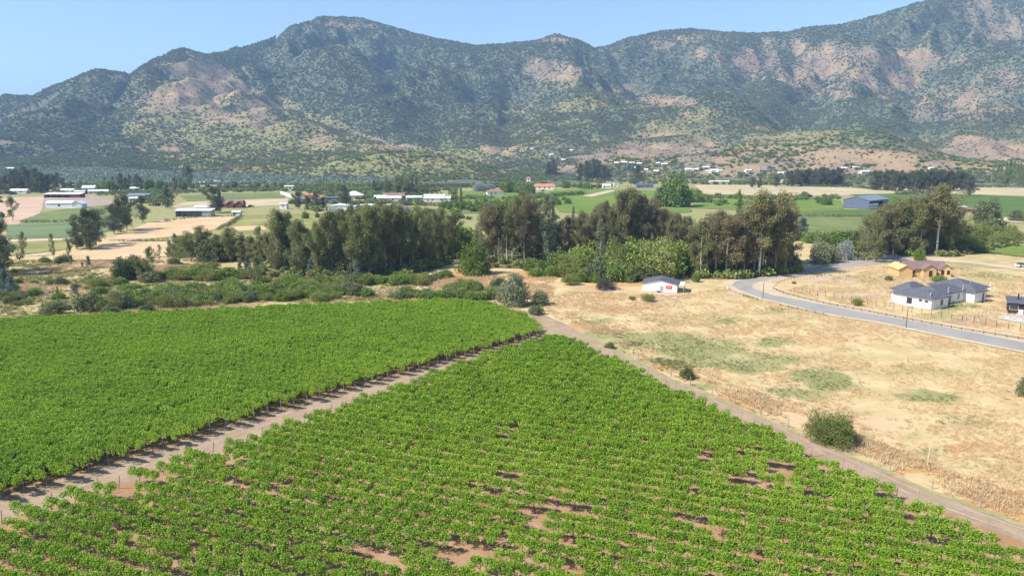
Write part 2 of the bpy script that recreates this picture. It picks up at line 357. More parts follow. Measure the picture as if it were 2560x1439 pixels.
# hill colour zones, painted where they lie on the slopes
BARE = [(560, 200, 95, 42, .9), (470, 165, 45, 25, .7), (650, 262, 55, 20, .9), (400, 250, 70, 26, .6), (235, 280, 42, 11, .9), (285, 197, 60, 10, .7), (590, 290, 90, 18, .8), (510, 240, 70, 30, .7),
 (890, 60, 75, 13, .8), (760, 118, 48, 12, .95), (1000, 128, 16, 26, .7), (990, 155, 12, 30, .5), (1390, 96, 48, 11, .9), (1372, 180, 90, 26, .85), (1540, 223, 40, 9, .95), (1670, 250, 78, 17, 1.3), (1310, 190, 40, 20, .5),
 (1640, 112, 45, 12, .8), (1720, 95, 60, 10, .6), (1755, 132, 16, 16, .8), (1795, 148, 16, 18, .7), (1890, 158, 52, 38, .9), (1950, 110, 60, 14, .6), (2120, 165, 105, 50, 1.0), (2030, 195, 70, 36, .9), (2300, 150, 130, 24, .8), (2220, 205, 90, 34, .9), (2110, 236, 32, 11, 1.1), (1990, 120, 20, 14, .8),
 (2450, 22, 110, 30, .6), (2510, 75, 70, 20, .6), (2380, 255, 120, 45, .75), (2500, 210, 70, 40, .7), (2430, 356, 48, 15, 1.4), (1830, 392, 42, 20, 1.1), (1520, 396, 75, 10, 1.3), (1440, 424, 60, 8, 1.1), (1940, 425, 120, 12, 1.1), (2120, 400, 160, 26, .8), (2330, 400, 130, 26, .8), (2500, 390, 90, 30, .7), (1660, 380, 150, 22, .6), (1250, 375, 40, 10, .8), (1220, 355, 30, 9, .7),
 (5, 356, 26, 7, 1.2), (420, 375, 20, 6, .9), (640, 312, 45, 9, .8), (810, 352, 30, 12, .9), (1000, 370, 40, 9, 1.0), (950, 345, 30, 9, .7), (880, 338, 40, 8, .6), (1270, 430, 40, 7, 1.2), (1040, 462, 32, 6, 1.3), (150, 270, 60, 12, .5), (60, 290, 50, 15, .4)]
OLIVE = [(700, 370, 260, 55, 1.0), (1080, 400, 120, 35, 1.2), (560, 400, 160, 30, .8), (850, 300, 110, 26, .7), (2050, 350, 200, 26, .7), (1850, 350, 160, 20, .6), (900, 90, 60, 18, .5), (640, 330, 120, 25, .6)]
def blobs(px, py, lst):
    r = np.zeros(np.shape(px))
    for (cx, cy, rx, ry, s) in lst:
        d = ((px - cx) / rx) ** 2 + ((py - cy) / ry) ** 2
        r = np.maximum(r, s * np.clip(1.25 - 0.62 * d, 0, 1))
    return r
ZONES = [([(470, 130), (520, 140), (640, 226), (720, 246), (800, 290), (880, 324), (980, 365), (1090, 378), (1200, 428), (1180, 445), (480, 430), (360, 390), (300, 330), (380, 240)], .95, .06),
 ([(360, 184), (470, 130), (640, 226), (700, 262), (560, 330), (380, 330), (240, 300), (180, 260), (270, 190)], .15, .15),
 ([(1290, 130), (1400, 160), (1500, 185), (1600, 228), (1750, 262), (1850, 305), (1900, 335), (1700, 400), (1300, 400), (1150, 370), (1180, 330), (1260, 200)], .45, .04),
 ([(1500, 385), (1700, 340), (1900, 320), (2130, 320), (2280, 345), (2600, 310), (2600, 440), (1400, 440)], .5, .12),
 ([(1560, 90), (2600, 20), (2600, 310), (2300, 320), (2000, 260), (1820, 180), (1620, 140)], .1, .02),
 ([(560, 150), (700, 105), (800, 70), (960, 100), (1150, 130), (1280, 140), (1250, 200), (1180, 330), (1080, 372), (980, 358), (880, 316), (780, 274), (700, 236), (620, 214)], -1.0, -.38),
 ([(1490, 135), (1560, 112), (1640, 165), (1850, 215), (2000, 262), (2300, 330), (2250, 342), (2100, 316), (1900, 316), (1760, 258), (1600, 224)], -1.0, -.45)]
def hill_zones(x, y, z):
    px, py = project(x, y, z)
    nz = fbm(x / 45 + 11, y / 45, 4) - 0.5; n2 = fbm(x / 150, y / 150 + 5, 3) - 0.5
    olive0 = blobs(px, py, OLIVE); bare = .75 * blobs(px, py, BARE) + 1.0 * nz + 0.6 * n2
    for zp, zo, zb in ZONES:
        k = in_poly(px + 30 * nz, py + 14 * nz, zp); olive0 = np.where(k, np.maximum(olive0, zo) if zo > 0 else olive0 - .4, olive0); bare = bare + np.where(k, zb, 0)
    bare = bare + 0.28 * sstep(110, 30, z) * sstep(1350, 1500, px) + 0.20
    olive = olive0 + 0.9 * nz + .5 * n2
    return np.clip(bare, 0, 1.4), np.clip(olive, -1, 1.4)

rows = np.concatenate([np.arange(760, 1500, 5.0), np.arange(1500, 3000, 8.0), np.arange(3000, 4200, 30.0)])
us = np.linspace(-1, 1, 640)
gy, gu = np.meshgrid(rows, us, indexing='ij'); gx = gu * (0.92 * gy + 150)
gz = terrain(gx, gy)
R_, C_ = gx.shape
idx = np.arange(R_ * C_).reshape(R_, C_)
hq = np.stack([idx[:-1, :-1], idx[:-1, 1:], idx[1:, 1:], idx[1:, :-1]], -1).reshape(-1, 4)
zmx = np.maximum.reduce([gz[:-1, :-1], gz[:-1, 1:], gz[1:, 1:], gz[1:, :-1]]).ravel()
hq = hq[zmx > -0.55]
hb, ho = hill_zones(gx, gy, gz)
def hill_mat():
    m, t = new_mat('scrub_hillside'); n = N(t); p = n.pos()
    f1 = n.noise(0.012, 5, 0.6, p); f2 = n.noise(0.07, 5, 0.65, p); f3 = n.noise(0.25, 4, 0.7, p)
    forest = n.mix(n.ramp(f2, 0.35, 0.65), (0.095, 0.128, 0.085), (0.175, 0.180, 0.112))
    olive = n.mix(n.ramp(f2, 0.3, 0.7), (0.175, 0.190, 0.072), (0.285, 0.272, 0.120))
    bare = n.mix(n.ramp(f3, 0.3, 0.7), (0.21, 0.155, 0.115), (0.37, 0.27, 0.195)); bare = n.mix(n.ramp(f1, 0.45, 0.6), bare, (0.40, 0.28, 0.165))
    j = n.math('MULTIPLY', n.math('SUBTRACT', f3, 0.5), 0.9)
    c = n.mix(n.ramp(n.math('ADD', n.attr('olive'), j), 0.35, 0.75), forest, olive)
    c = n.mix(n.ramp(n.math('ADD', n.attr('bare'), n.math('MULTIPLY', n.math('SUBTRACT', n.math('ADD', f2, f3), 1.0), 1.0)), 0.20, 1.15), c, bare)
    principled(n, c, 0.95, n.math('ADD', f2, f3), 0.6, 4.0, 0.05); return m
M['hill'] = hill_mat()
me = mesh_np('hills', np.stack([gx, gy, gz], -1).reshape(-1, 3), hq, M['hill'], {'bare': hb.ravel(), 'olive': ho.ravel()}, True)
tag(add('hills', me), 'scrub covered mountains rising behind the valley', None, None, 'structure')
del me

# ------------------------------------------------------------------ ground of the valley, one sheet
def axis(lo, hi, flo, fhi, fine, k=1.35):
    a = [flo]
    while a[-1] < fhi: a.append(a[-1] + fine)
    s = fine; b = [a[0]]
    while b[-1] > lo: s *= k; b.append(b[-1] - s)
    s = fine
    while a[-1] < hi: s *= k; a.append(a[-1] + s)
    return np.array(sorted(set(b[1:] + a)))
ax = axis(-9000, 9000, -150, 190, 1.2); ay = axis(-3000, 12000, 55, 330, 1.2)
vx, vy = np.meshgrid(ax, ay)
vp, vq = project(vx, np.maximum(vy, 20.0), 0 * vx)
GREEN = [(150, 690, 190, 22, .55), (380, 720, 160, 30, .7), (250, 755, 200, 24, .7), (560, 700, 160, 24, .6), (60, 660, 120, 14, .5), (900, 705, 160, 14, .5), (2480, 640, 140, 16, .5), (2150, 700, 120, 16, .4), (1760, 800, 180, 10, .45), (2250, 920, 140, 14, .45), (2450, 1050, 120, 16, .5), (2050, 820, 120, 8, .4), (1620, 850, 160, 22, .8), (1760, 870, 110, 25, 1), (1850, 905, 130, 22, .9), (1700, 905, 90, 20, .8), (2060, 945, 85, 26, 1.1), (1960, 985, 90, 16, .8), (2330, 990, 60, 15, 1.0), (1940, 855, 50, 14, .9), (2330, 1135, 70, 22, .6), (1480, 800, 60, 10, .8), (1560, 870, 60, 20, .7), (2200, 1065, 30, 10, .5), (2430, 1160, 60, 12, .5), (1830, 803, 40, 8, .8), (2130, 960, 40, 10, .8), (1935, 775, 60, 7, .6), (2280, 1082, 50, 14, .5),
 (1470, 850, 60, 14, .8), (1560, 905, 60, 14, .8), (1700, 972, 80, 12, .8), (1850, 1035, 90, 12, .7), (2050, 1122, 90, 13, .7), (2260, 1205, 80, 13, .6),
 (2420, 660, 120, 14, .7), (2480, 690, 90, 18, .6), (2385, 765, 60, 8, 1), (2330, 782, 50, 6, .7), (600, 640, 260, 40, .5), (300, 660, 200, 20, .35), (700, 735, 260, 28, .6), (200, 740, 200, 20, .45), (1000, 720, 120, 18, .4), (60, 770, 90, 30, .6), (1500, 640, 300, 30, .6), (2400, 600, 200, 30, .5), (600, 560, 400, 30, .4), (1800, 560, 500, 60, .6), (300, 480, 500, 40, .5), (1280, 450, 1500, 30, .6), (900, 600, 300, 50, .4), (1780, 700, 60, 8, .5)]
RUST = [(1165, 697, 60, 14, 1.2), (1330, 690, 60, 12, 1.1), (1560, 705, 60, 12, .8), (1700, 672, 50, 12, .7), (1480, 720, 80, 10, .6), (1450, 820, 60, 16, .7), (1650, 915, 60, 14, .7), (1820, 1010, 80, 14, .8), (2150, 1110, 70, 18, .9), (2330, 1190, 90, 20, .9), (2500, 1260, 90, 20, .8), (2480, 1120, 80, 30, .6), (330, 745, 60, 8, .7), (1540, 770, 90, 15, .6), (2050, 850, 120, 20, .5), (1300, 850, 30, 12, .5)]
SOIL = [(1660, 740, 90, 10, .6), (2400, 800, 60, 8, .8), (2080, 700, 120, 10, .6), (1840, 735, 60, 10, .6), (100, 735, 60, 14, .6), (1500, 722, 50, 8, .8), (870, 690, 160, 6, .8), (1050, 715, 80, 8, .6), (480, 770, 200, 6, .8), (2460, 800, 70, 20, .5), (2160, 735, 80, 8, .6), (1640, 790, 120, 14, .4)]
wsc = np.clip(F / np.maximum(vy, 30), 0, 40)
vp = vp + wsc * (9 * (fbm(vx / 9, vy / 9, 4) - .5) + 4 * (fbm(vx / 2.5, vy / 2.5, 3) - .5)); vq = vq + wsc * CH / np.maximum(vy, 30) * (12 * (fbm(vx / 9 + 70, vy / 9, 4) - .5) + 5 * (fbm(vx / 2.5 + 30, vy / 2.5, 3) - .5))
gg = blobs(vp, vq, GREEN); gr = blobs(vp, vq, RUST); gs = blobs(vp, vq, SOIL)
farw = sstep(260, 420, vy); gg = np.maximum(gg, farw * 0.85); behind = vy < 50; gg[behind] = 0.2; gr[behind] = 0; gs[behind] = 0
bumpz = 0.35 * (fbm(vx / 6, vy / 6, 3) - 0.5) * sstep(52, 70, vy) * sstep(400, 300, vy) * 0.32 - 0.15
R_, C_ = vx.shape; idx = np.arange(R_ * C_).reshape(R_, C_)
q = np.stack([idx[:-1, :-1], idx[:-1, 1:], idx[1:, 1:], idx[1:, :-1]], -1).reshape(-1, 4)
me = mesh_np('ground', np.stack([vx, vy, bumpz], -1).reshape(-1, 3), q, M['ground'], {'green': gg.ravel(), 'rust': gr.ravel(), 'soil': gs.ravel()}, True)
tag(add('ground', me), 'dry golden meadow and valley floor', None, None, 'structure')

# ------------------------------------------------------------------ field sheets, tracks, road
_sheet_z = [0.02]
def sheet(name, pts, mat, label, wig=0.6, world=False, seed=1, extra=0.0):
    rng = random.Random(seed + len(name)); p = pts if world else [gp(*q) for q in pts]; v = []
    for a, b in zip(p, p[1:] + p[:1]):
        d = Vector(b) - Vector(a); L = d.length; n = max(1, min(40, int(L / 3.0))); nrm = Vector((-d.y, d.x, 0)).normalized() if L > 0 else Vector((0, 0, 0))
        for i in range(n):
            q = Vector(a) + d * (i / n) + nrm * (rng.uniform(-wig, wig) if i else 0)
            v.append((q.x, q.y, _sheet_z[0] + extra))
    _sheet_z[0] += 0.004
    m = MB(); m.poly(v)
    me = m.mesh(name, mat)
    if me.polygons[0].normal.z < 0: me.flip_normals()
    return tag(add(name, me), label, None, None, 'structure')
sheet('ploughed_field', [(-300, 497), (0, 495), (112, 491), (104, 528), (86, 546), (40, 562), (-300, 572)], M['ploughed'], 'pinkish bare ploughed field behind the left farm')
sheet('ploughed_field', [(112, 491), (230, 490), (305, 506), (308, 520), (230, 522), (150, 512), (108, 520)], M['greyplough'], 'grey brown bare yard around the long sheds')
sheet('crop_field', [(48, 552), (105, 531), (150, 524), (235, 516), (335, 505), (345, 535), (300, 548), (180, 553), (60, 557)], M['crop'], 'green field below the long white shed')
sheet('crop_field', [(10, 562), (180, 555), (330, 550), (280, 575), (210, 592), (20, 597)], M['cropblue'], 'blue green crop field beside the dark trees')
sheet('path', [(20, 599), (185, 595), (185, 600), (20, 605)], M['verge'], 'pale dirt path across the left fields')
sheet('pasture', [(-60, 606), (190, 601), (175, 622), (20, 640), (-60, 642)], M['pasture'], 'thin green pasture at the left edge')
sheet('stubble_field', [(370, 556), (450, 546), (592, 540), (566, 556), (545, 572), (470, 588), (380, 596), (270, 600), (320, 578)], M['stubble'], 'golden stubble field below the farm shed')
sheet('pasture', [(592, 540), (840, 528), (850, 560), (720, 610), (600, 640), (440, 643), (432, 602), (300, 603), (380, 597), (475, 589), (548, 573)], M['pasture'], 'green pasture behind the eucalyptus trees')
sheet('stubble_field', [(262, 606), (430, 604), (440, 640), (330, 648), (190, 650), (230, 628)], M['stubble'], 'near golden stubble field')
sheet('stubble_field', [(560, 567), (720, 562), (700, 572), (560, 578)], M['stubble'], 'thin strip of stubble across the pasture')
sheet('crop_field', [(450, 489), (560, 483), (712, 481), (712, 494), (600, 497), (470, 503)], M['crop'], 'bright green crop strip in front of the hedge')
sheet('ploughed_field', [(470, 504), (720, 496), (720, 506), (700, 513), (560, 520), (440, 526), (430, 515)], M['palestraw'], 'pale yard around the red farmhouse')
sheet('crop_field', [(1090, 512), (1260, 505), (1240, 532), (1130, 535)], M['crop'], 'green field behind the dense tree belt')
sheet('vineyard_field', [(1372, 478), (1460, 470), (1640, 476), (1650, 500), (1720, 500), (1730, 530), (1560, 540), (1400, 530), (1375, 505)], M['vinefield'], 'bright green vineyard behind the tree belt')
sheet('vineyard_field', [(1150, 478), (1290, 474), (1300, 492), (1260, 505), (1160, 505)], M['vinefield'], 'green field beside the white chapel')
sheet('path', [(1455, 490), (1520, 476), (1548, 475), (1500, 487), (1478, 492)], M['verge'], 'pale dirt path between two vineyards')
sheet('dry_field', [(1735, 462), (2000, 466), (2420, 470), (2700, 465), (2700, 492), (2400, 486), (2100, 490), (1760, 486)], M['palestraw'], 'pale dry field in front of the far tree rows')
sheet('vineyard_field', [(1740, 494), (1790, 489), (1960, 495), (2100, 500), (2110, 522), (1980, 530), (1730, 520)], M['vinefield'], 'bright green field left of the grey shed')
sheet('vineyard_field', [(2120, 486), (2320, 482), (2560, 492), (2700, 494), (2700, 548), (2480, 540), (2380, 520), (2240, 512)], M['vinedark'], 'dark green vineyard behind the right trees')
sheet('vineyard_field', [(1980, 532), (2115, 524), (2240, 524), (2220, 541), (1970, 538)], M['vinedark'], 'dark green vine strip in front of the grey shed')
sheet('vineyard_field', [(1970, 540), (2230, 543), (2200, 585), (1985, 580)], M['crop'], 'light green field below the grey shed')
sheet('vineyard_field', [(2470, 615), (2560, 612), (2700, 610), (2700, 650), (2560, 642), (2470, 632)], M['vinefield'], 'bright green field at the right edge')
sheet('dry_field', [(1250, 440), (1450, 446), (1440, 458), (1260, 455)], M['palestraw'], 'small dry field below the far village')
sheet('bare_patch', [(2450, 541), (2560, 545), (2560, 556), (2470, 556)], M['verge'], 'bare pink patch beyond the right bushes')
_sheet_z[0] = -0.07
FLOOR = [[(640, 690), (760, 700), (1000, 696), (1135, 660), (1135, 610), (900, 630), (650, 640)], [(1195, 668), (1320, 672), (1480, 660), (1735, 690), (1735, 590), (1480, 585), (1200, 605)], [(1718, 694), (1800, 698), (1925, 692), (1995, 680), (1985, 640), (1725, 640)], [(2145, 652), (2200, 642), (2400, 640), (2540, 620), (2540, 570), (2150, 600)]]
for i, f_ in enumerate(FLOOR): sheet('forest_floor', f_, M['litter'], ['leaf litter and rough grass under the left eucalyptus belt', 'leaf litter and rough grass under the middle trees', 'leaf litter and rough grass under the clump by the bend', 'leaf litter and rough grass under the clump at the lane end'][i], 1.2)  # dark sheets, the shade of the trees painted into the ground colour
sheet('vineyard_soil', [(-500, 1330), (-330, 820), (0, 802), (300, 787), (700, 767), (1100, 752), (1200, 752), (1290, 778), (1420, 830), (1560, 900), (1800, 1005), (2100, 1145), (2560, 1340), (2760, 1440), (2800, 1900), (-500, 1900)], M['soil'], 'reddish soil under the vines')
sheet('dirt_track', [(-300, 1345), (0, 1243), (360, 1132), (700, 1022), (1000, 932), (1352, 838), (1335, 812), (1270, 775), (1190, 748), (1205, 744), (1290, 770), (1372, 790), (1440, 823), (1560, 883), (1700, 952), (1800, 993), (1900, 1038), (2100, 1128), (2300, 1214), (2560, 1310), (2760, 1390), (2760, 1450), (2560, 1352), (2450, 1312), (2300, 1257), (2100, 1165), (1900, 1075), (1700, 990), (1560, 920), (1425, 850), (1370, 850), (1230, 892), (930, 1000), (400, 1180), (0, 1300), (-300, 1400)], M['track'], 'pale dirt track between the two vineyard blocks', 0.25)
def strip(name, pxs, off, w, mat, label, wob=.12):
    pts = [gp(*q) for q in pxs]; rng = random.Random(int(off * 100) + len(pxs)); L_, R_ = [], []
    for i, p in enumerate(pts):
        d = (pts[min(i + 1, len(pts) - 1)] - pts[max(i - 1, 0)]).normalized(); nn = Vector((-d.y, d.x, 0)); c = p + nn * (off + rng.uniform(-wob, wob)); ww = w * rng.uniform(.6, 1.25)
        L_.append(c + nn * ww / 2); R_.append(c - nn * ww / 2)
    sheet(name, L_ + R_[::-1], mat, label, .1, True)
def densify(pxs, n=6): return [(a[0] + (b[0] - a[0]) * i / n, a[1] + (b[1] - a[1]) * i / n) for a, b in zip(pxs, pxs[1:]) for i in range(n)] + [pxs[-1]]
TL = densify([(-200, 1335), (0, 1270), (360, 1155), (700, 1042), (1000, 955), (1340, 848)]); TR = densify([(1330, 800), (1400, 838), (1560, 900), (1700, 970), (1900, 1055), (2100, 1145), (2300, 1235), (2560, 1330), (2700, 1400)])
for tr_, nm in ((TL, 'the middle track'), (TR, 'the meadow side track')):
    for off, sd in ((.8, 'left'), (-.8, 'right')): strip('wheel_rut', tr_, off, .5, M['rut'], sd + ' wheel rut worn into ' + nm)
strip('weed_strip', TR, 2.0, .9, M['weeds'], 'ragged weedy edge of the meadow side track', .35)
ROAD_LOW = [(2800, 925), (2560, 876), (2400, 845), (2300, 824), (2200, 803), (2092, 787), (2026, 774), (1960, 757), (1906, 745), (1872, 733), (1845, 722), (1831, 713)]
ROAD_OUT = [(1834, 706), (1849, 700), (1872, 693.5), (1928, 684), (1977, 678), (2026, 670), (2092, 656), (2157, 644), (2210, 637), (2260, 633.5), (2330, 634)]
ROAD_IN = [(2330, 640), (2280, 645), (2240, 650), (2174, 658), (2108, 667), (2042, 677), (1977, 688), (1928, 697), (1895, 705), (1882, 711), (1880, 718), (1898, 726), (1928, 736), (1993, 748), (2059, 761), (2141, 777), (2200, 787), (2300, 806), (2400, 824), (2560, 855), (2800, 900)]
sheet('road_verge', [(x, y + 5) for x, y in ROAD_LOW[:-2]] + [(1835, 728), (1808, 716), (1806, 705), (1840, 692)] + [(x, y - 3) for x, y in ROAD_OUT[2:]] + [(x, y + 2) for x, y in ROAD_IN[:6]] + [(1985, 693), (1950, 702), (1935, 714), (1960, 727)] + [(x, y - 9) for x, y in ROAD_IN[13:]], M['verge'], 'sandy verge along the curving lane', 0.5)
sheet('road', ROAD_LOW + ROAD_OUT + ROAD_IN, M['road'], 'grey asphalt lane curving past the houses', 0.12)
sheet('path', [(2300, 645), (2340, 640), (2420, 650), (2560, 668), (2700, 690), (2700, 700), (2560, 676), (2420, 658), (2330, 652)], M['verge'], 'pale dirt path leaving the end of the lane')
sheet('gravel_yard', [(2495, 788), (2560, 782), (2700, 775), (2700, 830), (2560, 808), (2500, 795)], M['concrete'], 'pale gravel yard in front of the dark cabin')
sheet('foundation_slab', [(2218, 752), (2238, 749), (2236, 757), (2222, 756)], M['concrete'], 'pale slab at the corner of the grey roofed house', 0.05)

# ------------------------------------------------------------------ foliage library
def kites(rng, base, axis, L, W, tint):
    n = len(base); a = axis / np.linalg.norm(axis, axis=1, keepdims=True)
    r = rng.randn(n, 3); b = np.cross(a, r); b /= np.linalg.norm(b, axis=1, keepdims=True) + 1e-9
    L = L[:, None]; W = W[:, None]
    v = np.stack([base, base + a * L * 0.5 + b * W * 0.5, base + a * L, base + a * L * 0.5 - b * W * 0.5], 1).reshape(-1, 3)
    f = np.arange(n * 4).reshape(-1, 4)
    return v, f, np.repeat(tint, 4)
def clump_leaves(rng, cen, rad, n_per, L, W, droop=0.3, squash=0.8):
    cen = np.asarray(cen, float); rad = np.asarray(rad, float)
    k = np.maximum(6, (n_per * (rad / rad.mean()) ** 2).astype(int)); ci = np.repeat(np.arange(len(cen)), k); n = len(ci)
    d = rng.randn(n, 3); d /= np.linalg.norm(d, axis=1, keepdims=True); rr = rad[ci] * (0.35 + 0.75 * rng.rand(n) ** 0.6)
    off = d * rr[:, None]; off[:, 2] *= squash
    ax = d * 0.7 + rng.randn(n, 3) * 0.8; ax[:, 2] -= droop
    ct = rng.rand(len(cen)); tint = np.clip(0.55 * ct[ci] + 0.45 * rng.rand(n) + 0.0 * d[:, 2], 0, 1)
    s = 0.7 + 0.6 * rng.rand(n)
    return kites(rng, cen[ci] + off, ax, L * s, W * s, tint)
def foliage(name, parts, mat):
    v = []; f = []; t = []; o = 0
    for a, b, c in parts: v.append(a); f.append(b + o); t.append(c); o += len(a)
    return mesh_np(name, np.concatenate(v), np.concatenate(f), mat, {'tint': np.concatenate(t)})
def euc(seed, mat, bark='bark', slim=1.0, bare=0.12, fill=22):
    rng = np.random.RandomState(seed); Hh = 20.0; tr = MB(); cen = []; rad = []
    lean = rng.uniform(-1, 1, 2) * 0.8
    axis_ = [Vector((lean[0] * (max(t, 0) ** 1.5) + 0.15 * math.sin(5 * t + seed), lean[1] * (max(t, 0) ** 1.5) + 0.15 * math.cos(4 * t + seed), Hh * t)) for t in np.linspace(-0.02, 0.97, 9)]
    tr.tube(axis_, [0.30 * (1 - 0.85 * t) for t in np.linspace(0, 1, 9)], 7)
    nl = rng.randint(13, 18)
    for i in range(nl):
        t = bare + (0.95 - bare) * (i + rng.rand()) / nl; k = t * 8; i0 = min(7, int(k)); p0 = axis_[i0].lerp(axis_[i0 + 1], k - i0)
        az = rng.rand() * 6.283 + i * 2.4; env = (0.35 + 1.0 * math.sin(math.pi * min(1, (t - bare) / (1 - bare) * 0.85 + 0.18)))
        ln = slim * 2.6 * env * rng.uniform(0.6, 1.25); el = rng.uniform(0.35, 1.0)
        p1 = p0 + Vector((math.cos(az) * ln * 0.55, math.sin(az) * ln * 0.55, ln * el * 0.5)); p2 = p0 + Vector((math.cos(az) * ln, math.sin(az) * ln, ln * el * 1.2))
        tr.tube([p0, p1, p2], [0.11 * (1.2 - t), 0.07 * (1.2 - t), 0.02], 5)
        for q, r in ((p1, 0.75), (p2, 0.95), (p2 + Vector(rng.uniform(-1, 1, 3)) * 0.9, 0.8), (p1 + Vector(rng.uniform(-1, 1, 3)) * 0.8, 0.65), (p2 + Vector(rng.uniform(-1, 1, 3)) * 1.2 + Vector((0, 0, -.6)), 0.6)):
            if rng.rand() < 0.88: cen.append(tuple(q)); rad.append(r * rng.uniform(0.65, 1.2))
    for i in range(fill):
        t = bare + .04 + (0.93 - bare) * rng.rand(); k = t * 8; i0 = min(7, int(k)); p0 = axis_[i0].lerp(axis_[i0 + 1], k - i0); az = rng.rand() * 6.283
        r0 = slim * 1.5 * (0.35 + math.sin(math.pi * min(1, (t - bare) / (1 - bare) * 0.85 + 0.18))) * rng.rand() ** .6
        cen.append((p0.x + math.cos(az) * r0, p0.y + math.sin(az) * r0, p0.z)); rad.append(rng.uniform(.5, .85))
    for i in range(6):
        cen.append(tuple(axis_[8] + Vector((rng.uniform(-.6, .6), rng.uniform(-.6, .6), rng.uniform(-1.6, .5))))); rad.append(rng.uniform(.4, .75))
    return tr.mesh('trunk', M[bark]), foliage('crown', [clump_leaves(rng, cen, np.array(rad) * 1.35, 64, 0.52, 0.22, 0.75, 1.1)], M[mat])
def poplar(seed, mat='poplar'):
    rng = np.random.RandomState(seed); Hh = 20.0; tr = MB(); cen = []; rad = []
    tr.tube([(0, 0, -.3), (0.1, 0, 8), (0, 0.1, 19)], [0.3, 0.2, 0.03], 7)
    for i in range(34):
        t = 0.08 + 0.9 * (i + rng.rand()) / 34; az = rng.rand() * 6.283; r0 = 1.75 * math.sin(math.pi * min(1, t * 0.78 + 0.2)) * rng.uniform(0.5, 1.1)
        p0 = Vector((0, 0, Hh * t - 1.5)); p1 = Vector((math.cos(az) * r0, math.sin(az) * r0, Hh * t + 0.4)); tr.tube([p0, p1], [0.05, 0.015], 4)
        for k in range(3): cen.append((p1.x * (0.5 + .3 * k), p1.y * (0.5 + .3 * k), p1.z - 0.8 + 0.8 * k)); rad.append(rng.uniform(.4, .7))
    return tr.mesh('trunk', M['bark']), foliage('crown', [clump_leaves(rng, cen, rad, 38, 0.5, 0.24, -0.9, 1.5)], M[mat])
def dome(seed, mat, Hh=10.0, R=5.0, base=0.12, n=70, L=0.5, W=0.3, droop=0.2, bark='darkbark', per=44, flat=1.0, lean=0.0):
    """broad crown: clumps spread over an uneven dome on several limbs"""
    rng = np.random.RandomState(seed); tr = MB(); cen = []; rad = []
    ns = 5; lobes = [(rng.uniform(0, 6.283), rng.uniform(0.7, 1.15)) for _ in range(ns)]
    for az, s in lobes:
        p1 = Vector((math.cos(az) * R * .25 * s, math.sin(az) * R * .25 * s, Hh * .35)); p2 = Vector((math.cos(az) * R * .62 * s, math.sin(az) * R * .62 * s, Hh * .68 * s))
        tr.tube([(0, 0, -.15), p1, p2], [0.022 * Hh, 0.014 * Hh, 0.004 * Hh], 5)
    for i in range(n):
        u = (i + 0.5) / n; az = i * 2.39996 + rng.rand() * .6; el = math.asin(min(1, base + (1 - base) * u)); k = 0.86 + 0.28 * math.sin(3 * az + seed) * rng.rand() - 0.22 * rng.rand()
        for w, q in ((1.0, 1.0), (0.62, 0.9)):
            if w < 1 and rng.rand() < 0.5: continue
            rr = R * k * w; c = math.cos(el) ** flat
            cen.append((math.cos(az) * rr * c + lean * math.sin(el), math.sin(az) * rr * c, Hh * (0.12 + 0.80 * math.sin(el) * k * w))); rad.append(R * 0.21 * q * rng.uniform(0.6, 1.25))
    return tr.mesh('stem', M[bark]), foliage('foliage', [clump_leaves(rng, cen, rad, per, L, W, droop, 0.85)], M[mat])
def cone(seed, mat, Hh=6.0, R=1.7):
    rng = np.random.RandomState(seed); tr = MB(); cen = []; rad = []
    tr.tube([(0, 0, -.2), (0.05, 0, Hh * .5), (0.1, 0, Hh * .95)], [.09, .06, .01], 5)
    for i in range(46):
        t = 0.1 + 0.9 * (i + rng.rand()) / 46; az = rng.rand() * 6.283; r = R * (1.05 - t) ** 0.7 * rng.uniform(.3, 1.05)
        cen.append((math.cos(az) * r, math.sin(az) * r, Hh * t)); rad.append(rng.uniform(.3, .55))
    return tr.mesh('trunk', M['palebark']), foliage('crown', [clump_leaves(rng, cen, rad, 34, 0.34, 0.2, 0.2)], M[mat])
